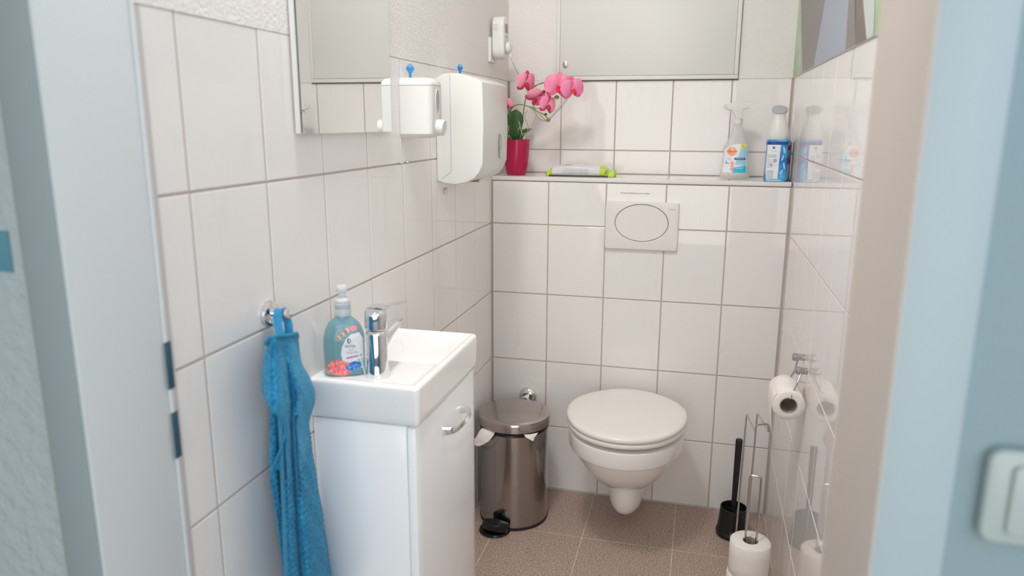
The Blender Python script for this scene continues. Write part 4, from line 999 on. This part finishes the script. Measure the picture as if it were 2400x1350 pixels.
for sx_, yy_ in ((-.15, -.33), (.15, -.33)): obj('seat_buffer', box((TX+sx_-.009, yy_-.012, .3938), (TX+sx_+.009, yy_+.012, .407), .002), M_white2, t)

# ------------------------------------------------------------------ pedal bin
KX, KY, KR = .140, -.215, .117
t = thing('pedal_bin', 'stainless steel pedal bin with domed lid beside the toilet', 'waste bin', (KX, KY, 0))
KO = Vector((KX, KY, 0))
obj('base_ring', lathe(BM(), [(.0, .0005), (KR-.004, .0005), (KR+.0015, .003), (KR+.0015, .010), (KR, .012), (.0, .012)], KO, n=64), M_blackm, t)
obj('body', lathe(BM(), [(.0, .0122), (KR, .0122), (KR, .338), (KR-.001, .3385), (.0, .3385)], KO, n=80), M_steel, t, ang=50)
obj('rim', lathe(BM(), [(.0, .3387), (KR+.001, .3387), (KR+.002, .342), (KR-.001, .345), (KR-.001, .352), (.0, .352)], KO, n=64), M_black, t)
obj('lid', lathe(BM(), [(.0, .3525), (KR+.004, .3525), (KR+.0068, .3545), (KR+.0068, .3770), (KR+.0045, .3835), (KR-.002, .3868), (KR-.012, .3880), (KR*.6, .3915), (0, .3935)], KO, n=80), M_steel_lid, t, ang=35)
# pedal
pd = Vector((-.25, -1, 0)).normalized(); ps = Vector((pd.y, -pd.x, 0))*-1
bm = BM(); pc = Vector((.108, -.338, .0))
PL = [(-.042, .0, .040, .030), (-.040, -.030, .040, .026), (-.012, -.050, .046, .024), (.022, -.052, .046, .024), (.046, -.030, .034, .022), (.050, .0, .034, .030), (.0, .012, .058, .040)]
top_ = [pc+Vector((x, y, z)) for x, y, z, _ in PL[:6]]; bot_ = [pc+Vector((x*.97, y*.97, z-.022)) for x, y, z, _ in PL[:6]]
vt = [bm.verts.new(p) for p in top_]; vb = [bm.verts.new(p) for p in bot_]; apex = bm.verts.new(pc+Vector((.01, -.010, .052)))
for i in range(6):
    j = (i+1) % 6; bm.faces.new((vt[i], vt[j], vb[j], vb[i])); bm.faces.new((vt[j], vt[i], apex))
bm.faces.new(vb); bevel_all(bm, .0025, 2, .3); lab(obj('pedal', bm, M_black, t, ang=60), 'black plastic pedal')
obj('pedal_base', lathe(BM(), [(.0, .0005), (.050, .0005), (.053, .003), (.050, .009), (.0, .011)], pc+Vector((-.004, .0, 0)), n=32), M_black, t)
# tissues sticking out
def sheet(name, pts_rows, m, par, th=.0008):
    bm = BM(); loft(bm, [[Vector(p) for p in r]+[Vector(p)+Vector((0, th, th*.3)) for p in reversed(r)] for r in pts_rows]); return obj(name, bm, m, par, ang=70)
t2 = thing('crumpled_tissue', 'white crumpled paper hanging out under the bin lid at the left', 'tissue', (.07, -.33, .35))
sheet('paper_sheet', [[(.052, -.302, .3500), (.075, -.312, .3515), (.103, -.325, .3505)],
    [(.047, -.318, .347), (.070, -.331, .352), (.099, -.338, .342)],
    [(.038, -.330, .327), (.062, -.344, .334), (.086, -.344, .325)],
    [(.026, -.331, .313), (.050, -.339, .319), (.068, -.343, .311)],
    [(.018, -.325, .300), (.036, -.338, .302), (.050, -.337, .299)]], M_paper, t2)
t2 = thing('tissue_corner', 'small white paper corner poking out under the bin lid at the right', 'tissue', (.22, -.30, .35))
sheet('paper_sheet', [[(.199, -.320, .3505), (.219, -.313, .3505), (.241, -.294, .3505)], [(.206, -.326, .345), (.223, -.318, .346), (.238, -.301, .347)], [(.219, -.323, .337), (.226, -.320, .337), (.233, -.310, .339)], [(.227, -.320, .331), (.229, -.319, .331), (.231, -.317, .331)]], M_paper, t2)

# chrome angle valve behind the bin
t = thing('angle_valve', 'round chrome valve on the back wall behind the pedal bin', 'valve', (.139, -.001, .362))
obj('rosette', lathe(BM(), [(.0, .0003), (.034, .0003), (.034, .003), (.030, .010), (.020, .016), (.014, .017), (.0, .017)], (.139, -.0005, .362), (0, -1, 0), 40), M_chrome, t)
obj('stem', lathe(BM(), [(.0, .017), (.0105, .017), (.0105, .036), (.0, .036)], (.139, -.0005, .362), (0, -1, 0), 24), M_chrome, t)
obj('knob', lathe(BM(), [(.0, .036), (.014, .036), (.016, .040), (.016, .054), (.013, .058), (.0, .059)], (.139, -.0005, .362), (0, -1, 0), 28), M_chrome, t)

# ------------------------------------------------------------------ toilet brush
HX, HY = .882, -.158
t = thing('toilet_brush', 'black toilet brush in its round black holder in the corner', 'toilet brush', (HX, HY, 0))
obj('holder', lathe(BM(), [(.0, .0005), (.050, .0005), (.053, .003), (.0535, .016), (.0500, .020), (.0475, .040), (.0445, .075), (.0435, .097), (.0425, .1005), (.0400, .100), (.0395, .085), (.040, .030), (.0, .028)], (HX, HY, 0), n=48), M_black, t)
bm = BM()
for i in range(260):
    a = random.uniform(0, 2*PI); h = random.uniform(.035, .094); r_ = random.uniform(.026, .036); tube(bm, [(HX+.004*math.cos(a), HY+.004*math.sin(a), h-.003), (HX+r_*math.cos(a), HY+r_*math.sin(a), h+random.uniform(-.004, .004))], .0009, 3)
o = obj('bristles', bm, M_blackm, t, False); o['kind'] = 'stuff'
hd = Vector((.012, -.012, 1)).normalized()
obj('handle', lathe(BM(), [(.0, .040), (.0075, .040), (.0085, .060), (.0080, .10), (.0095, .18), (.0110, .31), (.0115, .338), (.0105, .342), (.0, .343)], (HX-.001, HY+.002, 0), (.008, -.012, 1), 28), M_blackm, t)

# ------------------------------------------------------------------ spare roll stand and rolls
t = thing('roll_stand', 'chromed wire stand holding spare toilet rolls by the right wall', 'stand', (.895, -.54, 0))
rw = .0026
bm = BM()
ring = [(.903+.072*math.cos(a), -.535+.100*math.sin(a), .0035) for a in [2*PI*i/48 for i in range(48)]]
tube(bm, ring, .003, 8, closed=True); obj('base_ring', bm, M_wire, t)
A0, A1 = Vector((.874, -.501, .565)), Vector((.890, -.617, .560)); B0, B1 = Vector((.903, -.487, .565)), Vector((.925, -.602, .560))
path = [Vector((.868, -.505, .004)), A0, A1, A1+Vector((.001, -.001, .022)), B1+Vector((-.004, 0, .022)), B1, B0, Vector((.899, -.488, .004))]
obj('holder_arm', tube(BM(), round_path(path, .006, 5), rw, 10), M_wire, t)
RX, RY = .905, -.565
path = [Vector((RX-.014, RY+.004, .004)), Vector((RX-.014, RY+.004, .412)), Vector((RX+.015, RY-.002, .412)), Vector((RX+.015, RY-.002, .004))]
obj('roll_spindle', tube(BM(), round_path(path, .007, 5), .0030, 10), M_wire, t)
obj('base_bar', tube(BM(), [(.868, -.505, .0035), (RX-.014, RY+.004, .0035), (RX+.015, RY-.002, .0035), (.899, -.488, .0035)], rw, 8), M_wire, t)
def roll(label, c, axis, ro, ri, h, grp, wob=True):
    t_ = thing('toilet_roll', label, 'toilet roll', c, grp)
    bm = BM(); ax = Vector(axis).normalized()
    lathe(bm, [(ro-.002, 0), (ro, .002), (ro, h*.3), (ro+.0004, h*.6), (ro, h-.003), (ro-.003, h), (ri+.001, h), (ri, h-.002), (ri, .002), (ri+.001, 0), (ro-.002, 0)], c, ax, 56, False, False)
    bmesh.ops.remove_doubles(bm, verts=bm.verts, dist=1e-6)
    obj('paper', bm, M_paper, t_, ang=60)
    bm = BM(); lathe(bm, [(ri-.0003, .001), (ri-.0003, h-.001), (ri-.0012, h-.001), (ri-.0012, .001), (ri-.0003, .001)], c, ax, 36, False, False); obj('cardboard_core', bm, M_card, t_, ang=60)
    return t_
g_ = 'spare toilet rolls stacked on the wire stand'
roll('spare toilet roll on top of the stack on the wire stand', (RX, RY, .1235), (0, 0, 1), .0545, .0205, .096, g_)
roll('spare toilet roll underneath the top one on the wire stand', (RX-.002, RY, .0265), (0, 0, 1), .0555, .0205, .096, g_)

# ------------------------------------------------------------------ toilet roll holder on the right wall
t = thing('roll_holder', 'chrome wall-mounted toilet roll holder on the right wall tiles', 'toilet roll holder', (W-.0005, -.61, .75))
for yy_, zz_ in ((-.579, .763), (-.645, .748)):
    obj('mount', lathe(BM(), [(.0, .0005), (.0085, .0005), (.0085, .016), (.0098, .018), (.0102, .022), (.0098, .027), (.008, .029), (.0, .030)], (W, yy_, zz_), (-1, 0, 0), 26), M_wire, t)
pth = [Vector((W-.014, -.649, .744)), Vector((.975, -.668, .722)), Vector((.956, -.705, .6935)), Vector((.956, -.69, .6905)), Vector((.956, -.590, .6905)), Vector((.975, -.582, .72)), Vector((W-.014, -.579, .758))]
obj('wire_bracket', tube(BM(), round_path(pth, .004, 4), .0021, 10), M_wire, t)
t3 = roll('partly used toilet roll hanging on the chrome wall holder', (.9555, -.575, .674), (0, -1, -.02), .0385, .0205, .122, None)
# loose end, hanging behind
bm = BM(); rr_ = []
for i in range(15):
    s = i/14; a = PI*.95+.0*s
    if s < .2: p = (.9555+.0392*math.cos(PI*(.75+s)), .674+.0392*math.sin(PI*(.75+s)))
    else: q = (s-.2)/.8; p = (.9163+.020*q*q*1.0, .668-.120*q)
    rr_.append([Vector((p[0], yv+(.02*max(0, s-.5) if yv < -.63 else 0), p[1])) for yv in (-.695, -.66, -.62, -.58)])
sheet('loose_end', rr_, M_paper, t3, .0005)

# ceiling lamp (round opal fitting that carries the room light), above the frame
t = thing('ceiling_lamp', 'round white ceiling lamp above the washbasin', 'lamp', (.20, -1.40, CEIL))
obj('lamp_base', lathe(BM(), [(.0, -.0005), (.16, -.0005), (.16, -.03), (.155, -.04), (.0, -.04)], (.20, -1.40, CEIL), n=48), M_white, t)
